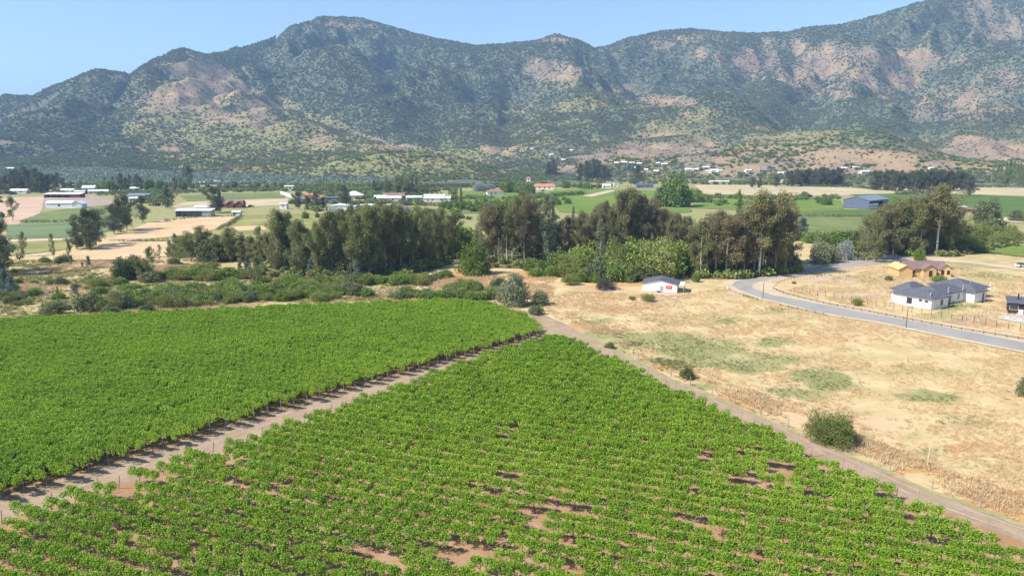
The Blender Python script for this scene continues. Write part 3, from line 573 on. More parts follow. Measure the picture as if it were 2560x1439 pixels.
LIB = {
 'euc': [euc(s, 'euc', 'bark', 1.0) for s in (1, 2, 3, 4)] + [euc(s, 'euc_green', 'palebark', .9, .2) for s in (5, 6)],
 'eucb': [euc(s, 'euc_brown', 'bark', 1.05, .22) for s in (11, 12, 13, 14)] + [euc(15, 'euc', 'palebark', 1.1, .3)],
 'eucg': [euc(s, 'euc_green', 'bark', 1.25, .08, 40) for s in (21, 22, 23)],
 'eucd': [euc(s, 'far', 'bark', 1.45, .05, 60) for s in (31, 32, 33)],
 'poplar': [poplar(s) for s in (41, 42)], 'poplarg': [poplar(s, 'green') for s in (43, 44)],
 'round': [dome(s, 'green', 10, 5.2, -.1, 90, .6, .36) for s in (51, 52, 53)],
 'rounddark': [dome(s, 'olive', 10, 4.8, -.1, 80, .6, .36) for s in (54, 55)],
 'willow': [dome(s, 'willow', 10, 5.0, -.25, 90, .8, .2, 1.3) for s in (61, 62)],
 'bright': [dome(s, 'bright', 6, 3.6, -.1, 70, .42, .28) for s in (71, 72, 73)],
 'espino': [dome(s, 'espino', 3, 2.3, .1, 64, .2, .075, 0, per=72, flat=.7) for s in (81, 82, 83)],
 'oliveb': [dome(s, 'olive', 3, 2.1, .0, 60, .26, .16, .1, per=36) for s in (91, 92, 93)],
 'shrub': [dome(s, 'green', 3, 2.2, .0, 60, .28, .18, .1, per=36) for s in (101, 102, 103)],
 'brightshrub': [dome(s, 'bright', 3, 2.2, .0, 60, .28, .18, .1, per=36) for s in (104, 105, 106)],
 'blue': [cone(s, 'blue') for s in (111, 112)], 'silver': [dome(s, 'silver', 8, 5, -.1, 70, .5, .3) for s in (113,)],
 'lone': [dome(84, 'lone', 3, 2.3, .0, 90, .17, .06, .1, per=90, flat=.8)],
 'grey': [dome(121, 'greybush', 3.2, 2.4, -.1, 60, .3, .1, .2)],
 'pale': [dome(s, 'poplar', 8, 3.2, -.2, 80, .4, .22, .2, 'bark') for s in (131, 132)],
}
NOMH = {'lone': 3, 'euc': 20, 'eucb': 20, 'eucg': 20, 'eucd': 20, 'poplar': 20.6, 'poplarg': 20.6, 'round': 10.2, 'rounddark': 10.2, 'willow': 10, 'bright': 6.1, 'espino': 3, 'oliveb': 3, 'shrub': 3, 'brightshrub': 3, 'blue': 6.2, 'silver': 8, 'grey': 3.2, 'pale': 8}
NAMES = {'lone': ('thorn_bush', 'bush'), 'euc': ('eucalyptus_tree', 'tree'), 'eucb': ('eucalyptus_tree', 'tree'), 'eucg': ('eucalyptus_tree', 'tree'), 'eucd': ('dark_tree', 'tree'), 'poplar': ('poplar_tree', 'tree'), 'poplarg': ('poplar_tree', 'tree'),
 'round': ('broadleaf_tree', 'tree'), 'rounddark': ('broadleaf_tree', 'tree'), 'willow': ('willow_tree', 'tree'), 'bright': ('leafy_bush', 'bush'), 'espino': ('thorn_bush', 'bush'), 'oliveb': ('olive_shrub', 'bush'),
 'shrub': ('green_shrub', 'bush'), 'brightshrub': ('bright_shrub', 'bush'), 'blue': ('young_eucalyptus', 'tree'), 'silver': ('silver_tree', 'tree'), 'grey': ('dry_bush', 'bush'), 'pale': ('pale_leafy_tree', 'tree')}
_rt = random.Random(5)
def plant(kind, px, py, top, label, group=None, w=1.0, variant=None, name=None):
    p = spot(px, py); p.z = max(p.z - 0.05, -0.12) if p.z < .3 else p.z - 0.5
    h = height_at(p.y, top) - p.z; s = h / NOMH[kind]
    lib = LIB[kind]; tm, cm = lib[variant if variant is not None else _rt.randrange(len(lib))]
    nm, cat = NAMES[kind]
    e = thing(name or nm, label, cat, p, _rt.uniform(0, 6.283), group, (s * w, s * w, s))
    treeish = cat == 'tree'
    add('trunk' if treeish else 'stem', tm, e); add('crown' if treeish else 'foliage', cm, e)
    return e

# ------------------------------------------------------------------ trees and bushes
def prof(pts, x):
    return float(np.interp(x, [p[0] for p in pts], [p[1] for p in pts]))
def belt(kinds, x0, x1, step, base, tops, rows, label, group, w=1.0, jt=13, jb=3):
    for r in range(rows):
        x = x0 + (r * 0.37 % 1) * step
        while x < x1:
            px = x + _rt.uniform(-.3, .3) * step; by = prof(base, px) - r * 11 + _rt.uniform(-jb, jb)
            plant(_rt.choice(kinds), px, by, prof(tops, px) - (8 if 'euc' in kinds or 'eucb' in kinds else 0) + _rt.uniform(-jt, jt * 1.6) + r * 1.0, label, group, w * _rt.uniform(.7, 1.15))
            x += step
belt(['euc', 'eucg', 'eucg', 'euc', 'euc'], 668, 1135, 21, [(650, 662), (700, 672), (760, 688), (900, 688), (1000, 676), (1130, 646)], [(660, 618), (690, 560), (710, 534), (740, 570), (760, 552), (790, 575), (830, 540), (880, 524), (930, 530), (960, 516), (1010, 528), (1080, 532), (1130, 548)], 4, 'tall olive brown eucalyptus crowded into the belt behind the left vineyard', 'eucalyptus belt left of the willow', .85)
belt(['eucb', 'eucb', 'euc'], 1205, 1480, 22, [(1200, 655), (1300, 656), (1400, 640), (1480, 630)], [(1205, 530), (1225, 515), (1262, 548), (1300, 500), (1320, 490), (1345, 560), (1400, 560), (1440, 545), (1480, 540)], 3, 'dark brown eucalyptus crowded between the willow and the pale poplar', 'brown eucalyptus behind the bushes')
belt(['euc', 'eucb', 'euc', 'eucb'], 1470, 1730, 19, [(1470, 628), (1600, 625), (1730, 632)], [(1470, 555), (1500, 525), (1530, 512), (1562, 480), (1580, 500), (1610, 505), (1650, 535), (1700, 550), (1730, 565)], 3, 'reddish brown eucalyptus behind the bright green bushes', 'eucalyptus behind the bright bushes')
belt(['eucb', 'euc', 'eucb'], 1735, 1975, 25, [(1720, 683), (1760, 690), (1850, 688), (1980, 680)], [(1725, 585), (1760, 570), (1800, 540), (1850, 548), (1890, 520), (1915, 495), (1945, 500), (1970, 560)], 3, 'tall brown eucalyptus in the clump beside the bend of the lane', 'eucalyptus beside the bend', 1.1)
belt(['eucb', 'euc', 'eucg'], 2160, 2385, 23, [(2150, 652), (2200, 640), (2300, 634), (2385, 632)], [(2155, 560), (2180, 535), (2230, 515), (2270, 498), (2310, 502), (2345, 475), (2375, 530)], 3, 'tall brown eucalyptus in the clump at the end of the lane', 'eucalyptus at the end of the lane', 1.25)
for a in [('euc', 1752, 691, 560, 'white trunked eucalyptus standing right of the white cabin', 1.2, 4), ('eucb', 1895, 690, 490, 'tallest eucalyptus with pale trunk beside the bend of the lane', 1.2, 4), ('eucb', 1818, 678, 545, 'pale trunked eucalyptus in the middle of the clump by the bend', 1.1, 4), ('eucb', 2268, 636, 500, 'pale trunked eucalyptus at the end of the lane', 1.3, 4), ('eucb', 2340, 636, 468, 'tallest eucalyptus of the clump at the end of the lane', 1.25, None), ('euc', 1562, 628, 470, 'tallest eucalyptus behind the bright green bushes', 1.1, None), ('euc', 1320, 650, 488, 'pointed dark eucalyptus left of the pale poplar', 1.0, None), ('euc', 893, 692, 540, 'eucalyptus with a long bare pale trunk in front of the belt', .9, 5), ('euc', 705, 672, 530, 'slender tall eucalyptus at the belt end left', .8, None), ('eucg', 2185, 655, 535, 'dark leaning eucalyptus at the left end of the clump by the lane', .9, None)]:
    plant(a[0], a[1], a[2], a[3], a[4], None, a[5], a[6] if a[6] is None or a[0] != 'eucb' else 4)
# belt at left of the pasture, single trees
S = [('euc', 440, 645, 583, 'small loose eucalyptus at the left end of the tree row by the stubble', .8), ('eucg', 500, 650, 566, 'bushy eucalyptus second in the row by the stubble', 1.25), ('eucg', 575, 650, 566, 'bushy rounded eucalyptus third in the row by the stubble', 1.3), ('euc', 520, 648, 590, 'thin eucalyptus between two bushy ones by the stubble', 1), ('eucg', 545, 652, 600, 'low eucalyptus between the two bushy ones by the stubble', 1.2), ('euc', 620, 650, 598, 'ragged eucalyptus behind the small blue tree', 1.1), ('euc', 655, 655, 565, 'slim tall eucalyptus just left of the main belt', .8), ('euc', 640, 660, 605, 'short eucalyptus at the foot of the slim tall one', 1.1),
 ('eucd', 215, 618, 520, 'big dark tree group leader beside the blue green crop', 1.2), ('eucd', 240, 612, 522, 'tallest dark tree beside the blue green crop', 1.1), ('eucd', 193, 622, 552, 'low left tree of the dark group beside the blue green crop', 1.3), ('eucd', 228, 624, 560, 'dark lower tree in front of its group by the crop', 1.3),
 ('eucd', 300, 578, 497, 'wide dark tree beside the stubble field', 1.15), ('eucd', 318, 574, 485, 'tall dark tree behind the stubble field', 1.05), ('eucd', 285, 584, 510, 'dark tree at the near end of the stubble row', 1.1), ('eucd', 357, 556, 490, 'dark tree farthest along the stubble row', 1.0),
 ('eucd', 418, 520, 470, 'loose olive tree leaning beside the farm path', .9), ('eucg', 430, 515, 455, 'tall loose olive tree behind the farm path', .9), ('eucd', 535, 532, 466, 'very dark dense tree beside the red farmhouse', 1.3), ('eucd', 548, 530, 478, 'dark tree touching the red farmhouse', 1.1),
 ('euc', 32, 553, 490, 'lone dark ragged tree at the left edge by the ploughed field', 1.1), ('eucd', 8, 688, 555, 'big dark tree cut off by the left edge', 1.1), ('eucd', -12, 680, 545, 'dark tree behind the one at the left edge', 1.2), ('euc', 60, 640, 578, 'thin leaning eucalyptus near the left edge', .8), ('euc', 134, 645, 583, 'slim lone eucalyptus before the pasture', .6), ('euc', 178, 672, 600, 'thin sapling eucalyptus standing in dry grass', .5),
 ('eucg', 345, 698, 640, 'short eucalyptus inside the clump on dry grass', 1.3), ('eucg', 378, 698, 616, 'slender eucalyptus at the right of the clump on dry grass', .9), ('rounddark', 308, 698, 634, 'rounded dark tree at the left of the clump on dry grass', 1.0), ('rounddark', 335, 690, 628, 'rounded dark tree in the middle of the clump on dry grass', .9),
 ('eucd', 745, 523, 478, 'dark red tinged tree left of the tiled villa', 1.2), ('eucd', 790, 525, 480, 'dark red tinged tree in front of the tiled villa', 1.4), ('eucd', 770, 524, 488, 'dark tree before the tiled villa wall', 1.3), ('eucd', 808, 524, 492, 'dark tree at the right end of the villa garden', 1.1), ('eucd', 862, 520, 462, 'dark tree beside the white pyramid roof', 1.0), ('eucd', 870, 516, 480, 'dark tree under the white pyramid roof', 1.2),
 ('round', 722, 546, 527, 'left of three small round trees in the pasture', .8), ('round', 763, 546, 525, 'middle of three small round trees in the pasture', .95), ('round', 793, 544, 527, 'right of three small round trees in the pasture', .7),
 ('poplarg', 1153, 530, 470, 'dark green columnar poplar beside the white roofs', .9), ('poplarg', 1140, 525, 478, 'slender poplar beside the dark green columnar one', .7),
 ('poplar', 1365, 655, 490, 'pale grey green tall poplar in the dark tree belt', 1.15), ('poplar', 1378, 640, 492, 'second pale poplar leaning right in the dark tree belt', .9), ('poplar', 1432, 600, 518, 'pale half dead poplar behind the dark belt', .9), ('poplar', 1500, 668, 550, 'pale feathery poplar rising from the bright bushes', 1.35),
 ('willow', 1185, 684, 590, 'dark green drooping willow at the end of the dry bank', .95), ('bright', 1160, 640, 555, 'light green leafy tree behind the willow', 1.0), ('pale', 1150, 600, 552, 'pale green crown peeking above the willow', 1.2),
 ('round', 1688, 516, 420, 'large round green tree beyond the belt', .95), ('round', 1740, 505, 465, 'smaller tree at the right of the large round one', 1.1), ('rounddark', 1660, 515, 455, 'lower left shoulder tree of the large round one', 1.0),
 ('poplarg', 1845, 560, 476, 'green pointed poplar above the right clump', 1.0), ('bright', 2240, 600, 540, 'light green tree inside the right eucalyptus clump', 1.1), ('pale', 1285, 762, 665, 'pale grey green leafy tree beside the track', .95), ('pale', 1350, 760, 715, 'small pale leafy tree right of the bigger one by the track', 1.3), ('pale', 1262, 752, 700, 'low pale shrub tree at the left of the track tree', 1.1),
 ('pale', 2048, 658, 588, 'pale feathery bush tree beside the lane', .9), ('pale', 2080, 655, 600, 'second pale feathery tree beside the lane', .9), ('silver', 2110, 648, 593, 'grey green rounded tree left of the eucalyptus at the lane', .75), ('round', 2100, 640, 565, 'green tree behind the rounded grey green one', 1.1), ('rounddark', 2060, 640, 575, 'dark olive tree behind the feathery bush trees', 1.0),
 ('bright', 2298, 652, 612, 'small upright green tree where the lane ends', .6), ('rounddark', 2468, 555, 488, 'loose grey green tree beyond the right bushes', 1.1), ('poplarg', 2385, 560, 500, 'green poplar behind the right eucalyptus', 1.1), ('blue', 2005, 590, 545, 'blue grey young tree right of the bend clump', 1.5), ('rounddark', 2540, 552, 518, 'olive tree at the right edge beyond the field', 1.1),
 ('blue', 12, 735, 675, 'blue grey young eucalyptus at the left edge', 1.3), ('blue', 30, 738, 690, 'second blue grey young eucalyptus near the left edge', 1.2), ('blue', 222, 666, 640, 'small blue young eucalyptus standing in dry grass', 1.1), ('blue', 206, 668, 655, 'tiny blue young eucalyptus left of its neighbour in dry grass', 1.2), ('blue', 600, 680, 652, 'blue grey young eucalyptus among the thorn bushes', 1.2), ('blue', 188, 735, 710, 'blue young eucalyptus beside the columnar shrub', 1.4), ('blue', 620, 690, 640, 'tall blue green young tree in front of the ragged eucalyptus', .9), ('blue', 780, 690, 645, 'blue green young tree at the foot of the belt', 1.2), ('blue', 893, 700, 652, 'blue green young tree under the bare pale trunk', 1.1), ('eucg', 645, 725, 638, 'tall dark green tree rising from the shrubs', 1.0),
 ('silver', 905, 545, 515, 'silvery tree left of the white sheds end', .6), ('silver', 1010, 540, 510, 'silver grey tree right of the white sheds', 1.0), ('silver', 1200, 478, 452, 'silver grey tree row end behind the chapel field', 1.3), ('silver', 1225, 477, 455, 'silver grey tree second from the chapel', 1.2)]
for k, px, py, top, lab, w in S: plant(k, px, py, top, lab, None, w)
belt(['eucg', 'euc', 'eucg', 'rounddark'], 395, 660, 26, [(395, 646), (660, 660)], [(395, 622), (460, 600), (560, 596), (660, 600)], 2, 'loose eucalyptus in the thin row between stubble field and wild band', 'thin row left of the belt', 1.2)
# bright bushes in the middle
for i, (px, py, top) in enumerate([(1325, 676, 640), (1355, 684, 632), (1400, 682, 610), (1430, 690, 618), (1465, 680, 605), (1455, 694, 640), (1545, 688, 598), (1580, 690, 590), (1620, 692, 602), (1650, 690, 606), (1690, 680, 592), (1710, 672, 600), (1600, 670, 588), (1660, 668, 590), (1380, 690, 650), (1500, 696, 645), (1530, 700, 655), (1600, 698, 650), (1340, 690, 660), (1480, 700, 665), (1570, 702, 665), (1640, 700, 660)]):
    plant(('bright', 'willow', 'round', 'espino', 'bright')[i % 5] if i < 14 else ('shrub', 'oliveb')[i % 2], px, py, top + _rt.uniform(-8, 10), 'rounded green bush in the thick hedge behind the white cabin' if i < 14 else 'low dark green bush at the foot of the hedge behind the white cabin', 'bright green hedge bushes' if i < 14 else 'low hedge bushes', _rt.uniform(.9, 1.25))
for i, (px, py, top) in enumerate([(2400, 600, 548), (2430, 598, 552), (2460, 604, 556), (2490, 602, 560), (2520, 606, 566), (2410, 625, 580), (2440, 622, 588), (2380, 615, 560), (2500, 612, 575), (2470, 580, 545), (2535, 600, 572)]):
    plant('espino' if i % 3 else 'oliveb', px, py, top, 'rounded olive green bush in the thicket right of the lane end', 'right thicket bushes', _rt.uniform(.9, 1.2))
plant('bright', 2410, 612, 578, 'yellow green flat topped bush in front of the right thicket', None, 1.3)
L1 = [('lone', 2078, 1104, 1022, 'large round thorn bush standing alone in the golden meadow', .95), ('oliveb', 1719, 945, 914, 'small dark bush beside the track edge of the meadow', .8), ('espino', 1620, 752, 731, 'low green thorn bush in front of the white cabin', 1.1), ('espino', 1580, 748, 738, 'tiny green shrub left of the one before the white cabin', 1.2), ('grey', 1513, 722, 690, 'dry grey bush beside the rubble left of the white cabin', 1.1), ('espino', 1425, 710, 683, 'umbrella shaped thorn bush on the dry bank', 1.2), ('brightshrub', 1455, 702, 668, 'bright green rounded bush on the dry bank', 1.0), ('brightshrub', 1485, 704, 680, 'bright green low bush right of its twin on the bank', 1.1), ('oliveb', 1340, 785, 757, 'dark round bush beside the track corner', 1.0), ('espino', 2142, 762, 742, 'small green shrub beside the lane fence', .9), ('shrub', 2350, 704, 686, 'green bush in front of the yellow house', 1.5), ('oliveb', 2222, 700, 687, 'small bush by the fence left of the yellow house', 1.0), ('oliveb', 2562, 990, 932, 'olive bush cut off by the right edge of the meadow', .45), ('shrub', 1740, 703, 682, 'young shrub right of the white cabin', .7), ('oliveb', 1525, 868, 854, 'olive weedy shrub in the dry grass strip', 1.3), ('shrub', 1985, 708, 702, 'tiny shrub beside the bend of the lane', 1.2), ('oliveb', 1250, 720, 690, 'dark shrub behind the pale track tree', 1.1), ('espino', 1235, 735, 712, 'green shrub left of the pale track tree', 1.3), ('oliveb', 1225, 745, 726, 'low dark hedge shrub at the vineyard corner', 1.5),
 ('oliveb', 152, 710, 690, 'dark round shrub on the dry slope', 1.2), ('oliveb', 130, 785, 752, 'dark round bush at the far vineyard edge left', 1.4), ('poplarg', 146, 755, 716, 'short dark columnar shrub above the round bush', 1.2), ('oliveb', 230, 776, 725, 'large dark olive bush at the far vineyard edge', 1.0), ('espino', 272, 776, 742, 'olive green bush right of the large dark one', 1.2), ('oliveb', 308, 768, 728, 'dark bush third from the left at the far vineyard edge', 1.0), ('espino', 430, 766, 726, 'broad olive bush at the far edge of the vineyard', 1.4), ('espino', 480, 766, 742, 'small olive bush right of the broad one', 1.3), ('espino', 592, 752, 722, 'pale olive bush in the shrub band', 1.1), ('shrub', 228, 700, 686, 'tiny green shrub alone on dry grass', .8), ('espino', 800, 752, 725, 'round olive bush against the far vineyard edge', 1.2), ('espino', 1040, 668, 645, 'green rounded bush in front of the dark belt end', 1.2), ('espino', 1090, 668, 648, 'second green rounded bush in front of the dark belt end', 1.2), ('brightshrub', 112, 656, 640, 'small bright bush on dry grass near the left edge', 1.2), ('shrub', 810, 690, 662, 'bright upright shrub among the belt trunks', .7),
 ('espino', 435, 690, 662, 'flat topped thorn bush left in the thorn grove', 1.5), ('espino', 470, 692, 668, 'flat topped thorn bush second in the thorn grove', 1.4), ('espino', 520, 698, 668, 'flat topped thorn bush third in the thorn grove', 1.6), ('espino', 545, 694, 672, 'flat topped thorn bush fourth in the thorn grove', 1.4), ('espino', 400, 694, 675, 'low thorn bush at the left end of the thorn grove', 1.4), ('espino', 500, 678, 652, 'thorn bush behind the thorn grove', 1.4), ('espino', 530, 672, 650, 'thorn bush farthest back of the thorn grove', 1.4), ('oliveb', 435, 660, 640, 'dark bush at the foot of the small loose eucalyptus', 1.2)]
for k, px, py, top, lab, w in L1: plant(k, px, py, top, lab, None, w)
belt(['espino', 'espino', 'brightshrub', 'oliveb'], 380, 640, 24, [(380, 700), (640, 690)], [(380, 676), (640, 664)], 3, 'flat thorn bush filling the grove behind the wild band', 'thorn bushes of the grove', 1.35, 5, 5)
belt(['brightshrub', 'shrub', 'espino'], 650, 1130, 26, [(650, 706), (900, 708), (1130, 690)], [(650, 690), (900, 690), (1130, 672)], 1, 'green shrub along the foot of the eucalyptus belt', 'shrubs at the belt foot', 1.4, 5, 3)
# shrub band between the far vineyard edge and the belt
band = [(330, 758), (360, 735), (420, 728), (520, 720), (640, 712), (760, 705), (860, 710), (960, 705), (1010, 690), (1080, 688), (1160, 690), (1200, 700), (1190, 745), (1000, 745), (930, 742), (820, 748), (640, 755), (480, 765)]
cnt = 0
while cnt < 150:
    px = _rt.uniform(330, 1200); py = _rt.uniform(690, 765)
    if not in_poly([px], [py], band)[0]: continue
    if 1080 < px < 1215 and 685 < py < 716: continue
    if 900 < px < 1110 and 712 < py < 735: continue
    k = _rt.choice(['shrub', 'brightshrub', 'espino', 'shrub', 'oliveb', 'espino'])
    plant(k, px, py, py - _rt.uniform(14, 30), {'shrub': 'leafy green shrub in the wild band behind the vineyard', 'brightshrub': 'bright green shrub in the wild band behind the vineyard', 'espino': 'olive green thorn bush in the wild band behind the vineyard', 'oliveb': 'dark olive shrub in the wild band behind the vineyard'}[k], 'shrubs of the wild band', _rt.uniform(1.0, 1.6)); cnt += 1
for i in range(15):
    plant('oliveb' if i % 2 else 'shrub', 985 + i * 15.5, 746 + _rt.uniform(-3, 3), 728 + _rt.uniform(-5, 3), 'low dark green shrub in the hedge at the far vineyard corner', 'hedge shrubs at the vineyard corner', 1.5)
for i in range(62):
    px = _rt.uniform(0, 420); py = _rt.uniform(655, 785)
    if 60 < px < 330 and 662 < py < 698: continue
    k = _rt.choice(['shrub', 'espino', 'oliveb']); plant(k, px, py, py - _rt.uniform(8, 26), 'scrubby bush on the dry slope left of the wild band', 'bushes on the dry left slope', _rt.uniform(1.0, 1.5))
# tree rows far away
belt(['eucd'], 1968, 2102, 11, [(1960, 466), (2100, 466)], [(1960, 432), (1990, 424), (2040, 420), (2100, 420)], 2, 'dark tree in the far left row beyond the dry field', 'far dark row behind the dry field', 1.3, 4, 1)
belt(['eucd'], 2188, 2440, 12, [(2180, 476), (2300, 480), (2440, 474)], [(2180, 424), (2240, 428), (2330, 424), (2400, 426), (2430, 440)], 2, 'dark tree in the far right row beyond the dry field', 'far dark row behind the grey shed', 1.3, 4, 1)
plant('eucd', 2425, 489, 440, 'lone dark tree at the right end of the far row', None, 1.4)
belt(['poplarg', 'poplar'], 2478, 2570, 10, [(2470, 464), (2570, 466)], [(2470, 418), (2520, 402), (2570, 420)], 2, 'pale green poplar in the far grove at the right edge', 'far poplar grove', .95, 5, 1)
belt(['eucd'], 1452, 1525, 14, [(1452, 452), (1525, 452)], [(1452, 408), (1490, 395), (1525, 428)], 2, 'dark tree in the far group above the vineyard path', 'far dark group above the path', 1.3, 4, 1)
belt(['eucd'], 2, 160, 17, [(0, 484), (160, 478)], [(0, 440), (60, 420), (110, 428), (140, 424), (160, 450)], 2, 'dark tree in the row behind the left farm', 'far dark row behind the left farm', 1.2, 8, 3)
belt(['round', 'rounddark', 'eucd'], 160, 480, 20, [(160, 478), (320, 478), (480, 478)], [(160, 455), (240, 452), (300, 432), (340, 440), (420, 445), (480, 440)], 2, 'leafy tree in the line behind the left farmhouses', 'trees behind the left farmhouses', 1.0, 6, 3)
belt(['eucd', 'rounddark'], 940, 1080, 18, [(940, 482), (1080, 486)], [(940, 445), (1000, 440), (1040, 450), (1080, 462)], 2, 'olive tree behind the cluster of white roofs', 'trees behind the white roofs', 1.0, 6, 2)
belt(['rounddark', 'round'], 480, 730, 21, [(480, 472), (730, 474)], [(480, 450), (600, 452), (730, 455)], 1, 'leafy tree along the hedge behind the bright crop', 'trees along the crop hedge', 1.1, 5, 2)
belt(['round', 'bright'], 1270, 1330, 14, [(1270, 482), (1330, 482)], [(1270, 445), (1330, 452)], 1, 'dark green tree left of the white chapel', 'trees left of the chapel', 1.2, 4, 2)
belt(['bright', 'round', 'shrub'], 1110, 1420, 18, [(1110, 520), (1250, 530), (1420, 512)], [(1110, 500), (1250, 500), (1420, 488)], 2, 'leafy green bush behind the dark belt below the chapel', 'bushes below the chapel', 1.2, 5, 3)
belt(['bright', 'round'], 1420, 1510, 15, [(1420, 470), (1510, 471)], [(1420, 450), (1510, 455)], 1, 'green tree right of the chapel', 'trees right of the chapel', 1.2, 4, 2)
belt(['shrub', 'rounddark'], 1975, 2160, 17, [(1975, 600), (2160, 610)], [(1975, 580), (2160, 572)], 2, 'green bush in front of the light green field by the shed', 'bushes below the shed field', 1.2, 4, 4)
for k, px, py, top, lab, w in [('eucd', 475, 470, 413, 'tall dark tree above the farm hedge', .9), ('eucd', 1592, 460, 412, 'dark tree left of the large round green one', 1.4), ('eucd', 1385, 438, 398, 'dark tree on the far slope above the chapel', 1.3), ('eucd', 1370, 440, 405, 'second dark tree on the far slope above the chapel', 1.3), ('round', 2010, 492, 476, 'round bush standing in the far dry field', 1.3), ('round', 2065, 512, 487, 'green bush left of the grey shed', 1.2), ('round', 2050, 508, 490, 'green bush second left of the grey shed', 1.1), ('eucd', 1880, 470, 442, 'dark tree by the far white house', 1.2), ('eucd', 1898, 470, 446, 'second dark tree by the far white house', 1.3), ('eucd', 1940, 468, 440, 'dark tree at the left of the far row', 1.5), ('round', 2350, 540, 500, 'light green tree behind the right clump', 1.2)]:
    plant(k, px, py, top, lab, None, w)

# ------------------------------------------------------------------ instanced ground cover ("stuff")
def scatter(name, src_meshes, pts, rot, scl, idx_, gmix, label, cat):
    c = bpy.data.collections.new(name + '_sources')
    for i, m_ in enumerate(src_meshes):
        c.objects.link(bpy.data.objects.new('%s_source_%02d' % (name, i), m_))
    n = len(pts); me = bpy.data.meshes.new(name); me.vertices.add(n); me.vertices.foreach_set('co', np.asarray(pts, np.float32).ravel())
    for an, ty, v in (('rot', 'FLOAT_VECTOR', rot), ('scl', 'FLOAT_VECTOR', scl)):
        me.attributes.new(an, ty, 'POINT').data.foreach_set('vector', np.asarray(v, np.float32).ravel())
    me.attributes.new('idx', 'INT', 'POINT').data.foreach_set('value', np.asarray(idx_, np.int32))
    me.attributes.new('gmix', 'FLOAT', 'POINT').data.foreach_set('value', np.asarray(gmix, np.float32))
    me.update()
    g = bpy.data.node_groups.new(name + '_nodes', 'GeometryNodeTree')
    g.interface.new_socket('Geometry', in_out='INPUT', socket_type='NodeSocketGeometry'); g.interface.new_socket('Geometry', in_out='OUTPUT', socket_type='NodeSocketGeometry')
    nd = g.nodes.new; gi = nd('NodeGroupInput'); go = nd('NodeGroupOutput'); ip = nd('GeometryNodeInstanceOnPoints'); ci = nd('GeometryNodeCollectionInfo')
    ci.inputs['Collection'].default_value = c; ci.inputs['Separate Children'].default_value = True; ci.inputs['Reset Children'].default_value = True
    def na(nm, ty): a = nd('GeometryNodeInputNamedAttribute'); a.data_type = ty; a.inputs['Name'].default_value = nm; return [o for o in a.outputs if o.enabled][0]
    ip.inputs['Pick Instance'].default_value = True; l = g.links.new
    l(gi.outputs[0], ip.inputs['Points']); l(ci.outputs[0], ip.inputs['Instance']); l(na('idx', 'INT'), ip.inputs['Instance Index'])
    l(na('rot', 'FLOAT_VECTOR'), ip.inputs['Rotation']); l(na('scl', 'FLOAT_VECTOR'), ip.inputs['Scale']); l(ip.outputs[0], go.inputs[0])
    o = add(name, me); o.modifiers.new('scatter', 'NODES').node_group = g
    return tag(o, label, cat, None, 'stuff')
RS = np.random.RandomState(99)

# ------------------------------------------------------------------ vineyard
ROW = math.radians(-22); RU = Vector((math.cos(ROW), math.sin(ROW), 0)); RV = Vector((-math.sin(ROW), math.cos(ROW), 0))
def vine_foliage(seed, lu, lv, n_cl, per, zc=1.75, mound=0.35, leaf=0.165):
    rng = np.random.RandomState(seed)
    u = rng.uniform(-lu / 2, lu / 2, n_cl); v = np.clip(rng.randn(n_cl) * lv * 0.27, -lv * .55, lv * .55)
    z = zc + mound * np.exp(-(v / (lv * .32)) ** 2) - mound * .5 + rng.uniform(-.22, .22, n_cl)
    cen = np.stack([u, v, z], 1); rad = rng.uniform(.20, .40, n_cl)
    return foliage('foliage', [clump_leaves(rng, cen, rad, per, leaf, leaf * .9, 0.05, .8)], M['vine'])
def vine_trunk(seed):
    rng = np.random.RandomState(seed); t = MB()
    t.tube([(0, 0, -.15), (rng.uniform(-.08, .08), rng.uniform(-.08, .08), .8), (rng.uniform(-.1, .1), 0, 1.65)], [.05, .04, .03], 5)
    return t.mesh('trunk', M['darkbark'])
VD = [vine_foliage(200 + i, 2.6, 3.0, 50, 38) for i in range(6)]        # closed canopy
VO = [vine_foliage(220 + i, 2.5, 1.65, 28, 38, 1.6, .45) for i in range(6)]  # open rows
VT = [vine_trunk(i) for i in range(3)]; VC = MB().tube([(-1.0, 0, 1.62), (0, 0, 1.6), (1.0, 0, 1.62)], [.02, .03, .02], 4).mesh('cordon', M['darkbark'])
LEFT = [Vector(gp(x, y, 1.7)) for x, y in [(-420, 1346), (0, 1219), (360, 1109), (700, 1000), (1000, 915), (1346, 824), (1325, 798), (1260, 768), (1190, 752), (1100, 750), (700, 766), (300, 785), (0, 800), (-330, 818)]]
RIGHT = [Vector(gp(x, y, 1.7)) for x, y in [(-330, 1380), (0, 1284), (400, 1159), (700, 1063), (930, 985), (1230, 880), (1375, 838), (1425, 840), (1500, 880), (1700, 975), (2000, 1112), (2300, 1260), (2450, 1335), (2700, 1455), (2800, 1800), (-300, 1800)]]
def grid_in(poly, du, dv):
    us_ = np.arange(-260, 260, du); vs_ = np.arange(-60, 330, dv)
    a, b = np.meshgrid(us_, vs_); a = a + RS.uniform(-.25, .25, a.shape); 
    x = a * RU.x + b * RV.x; y = a * RU.y + b * RV.y
    k = in_poly(x, y, poly) & (y > 48)
    return x[k], y[k]
lx, ly = grid_in(LEFT, 1.9, 2.2)
n = len(lx); edge = np.full(n, 99.0)
for a_, b_ in zip(LEFT[:6], LEFT[1:6]):
    d_ = b_ - a_; t_ = np.clip(((lx - a_.x) * d_.x + (ly - a_.y) * d_.y) / d_.length_squared, 0, 1); edge = np.minimum(edge, np.hypot(lx - a_.x - t_ * d_.x, ly - a_.y - t_ * d_.y))
ysc = np.where(edge < 2.6, .42, 1.0)
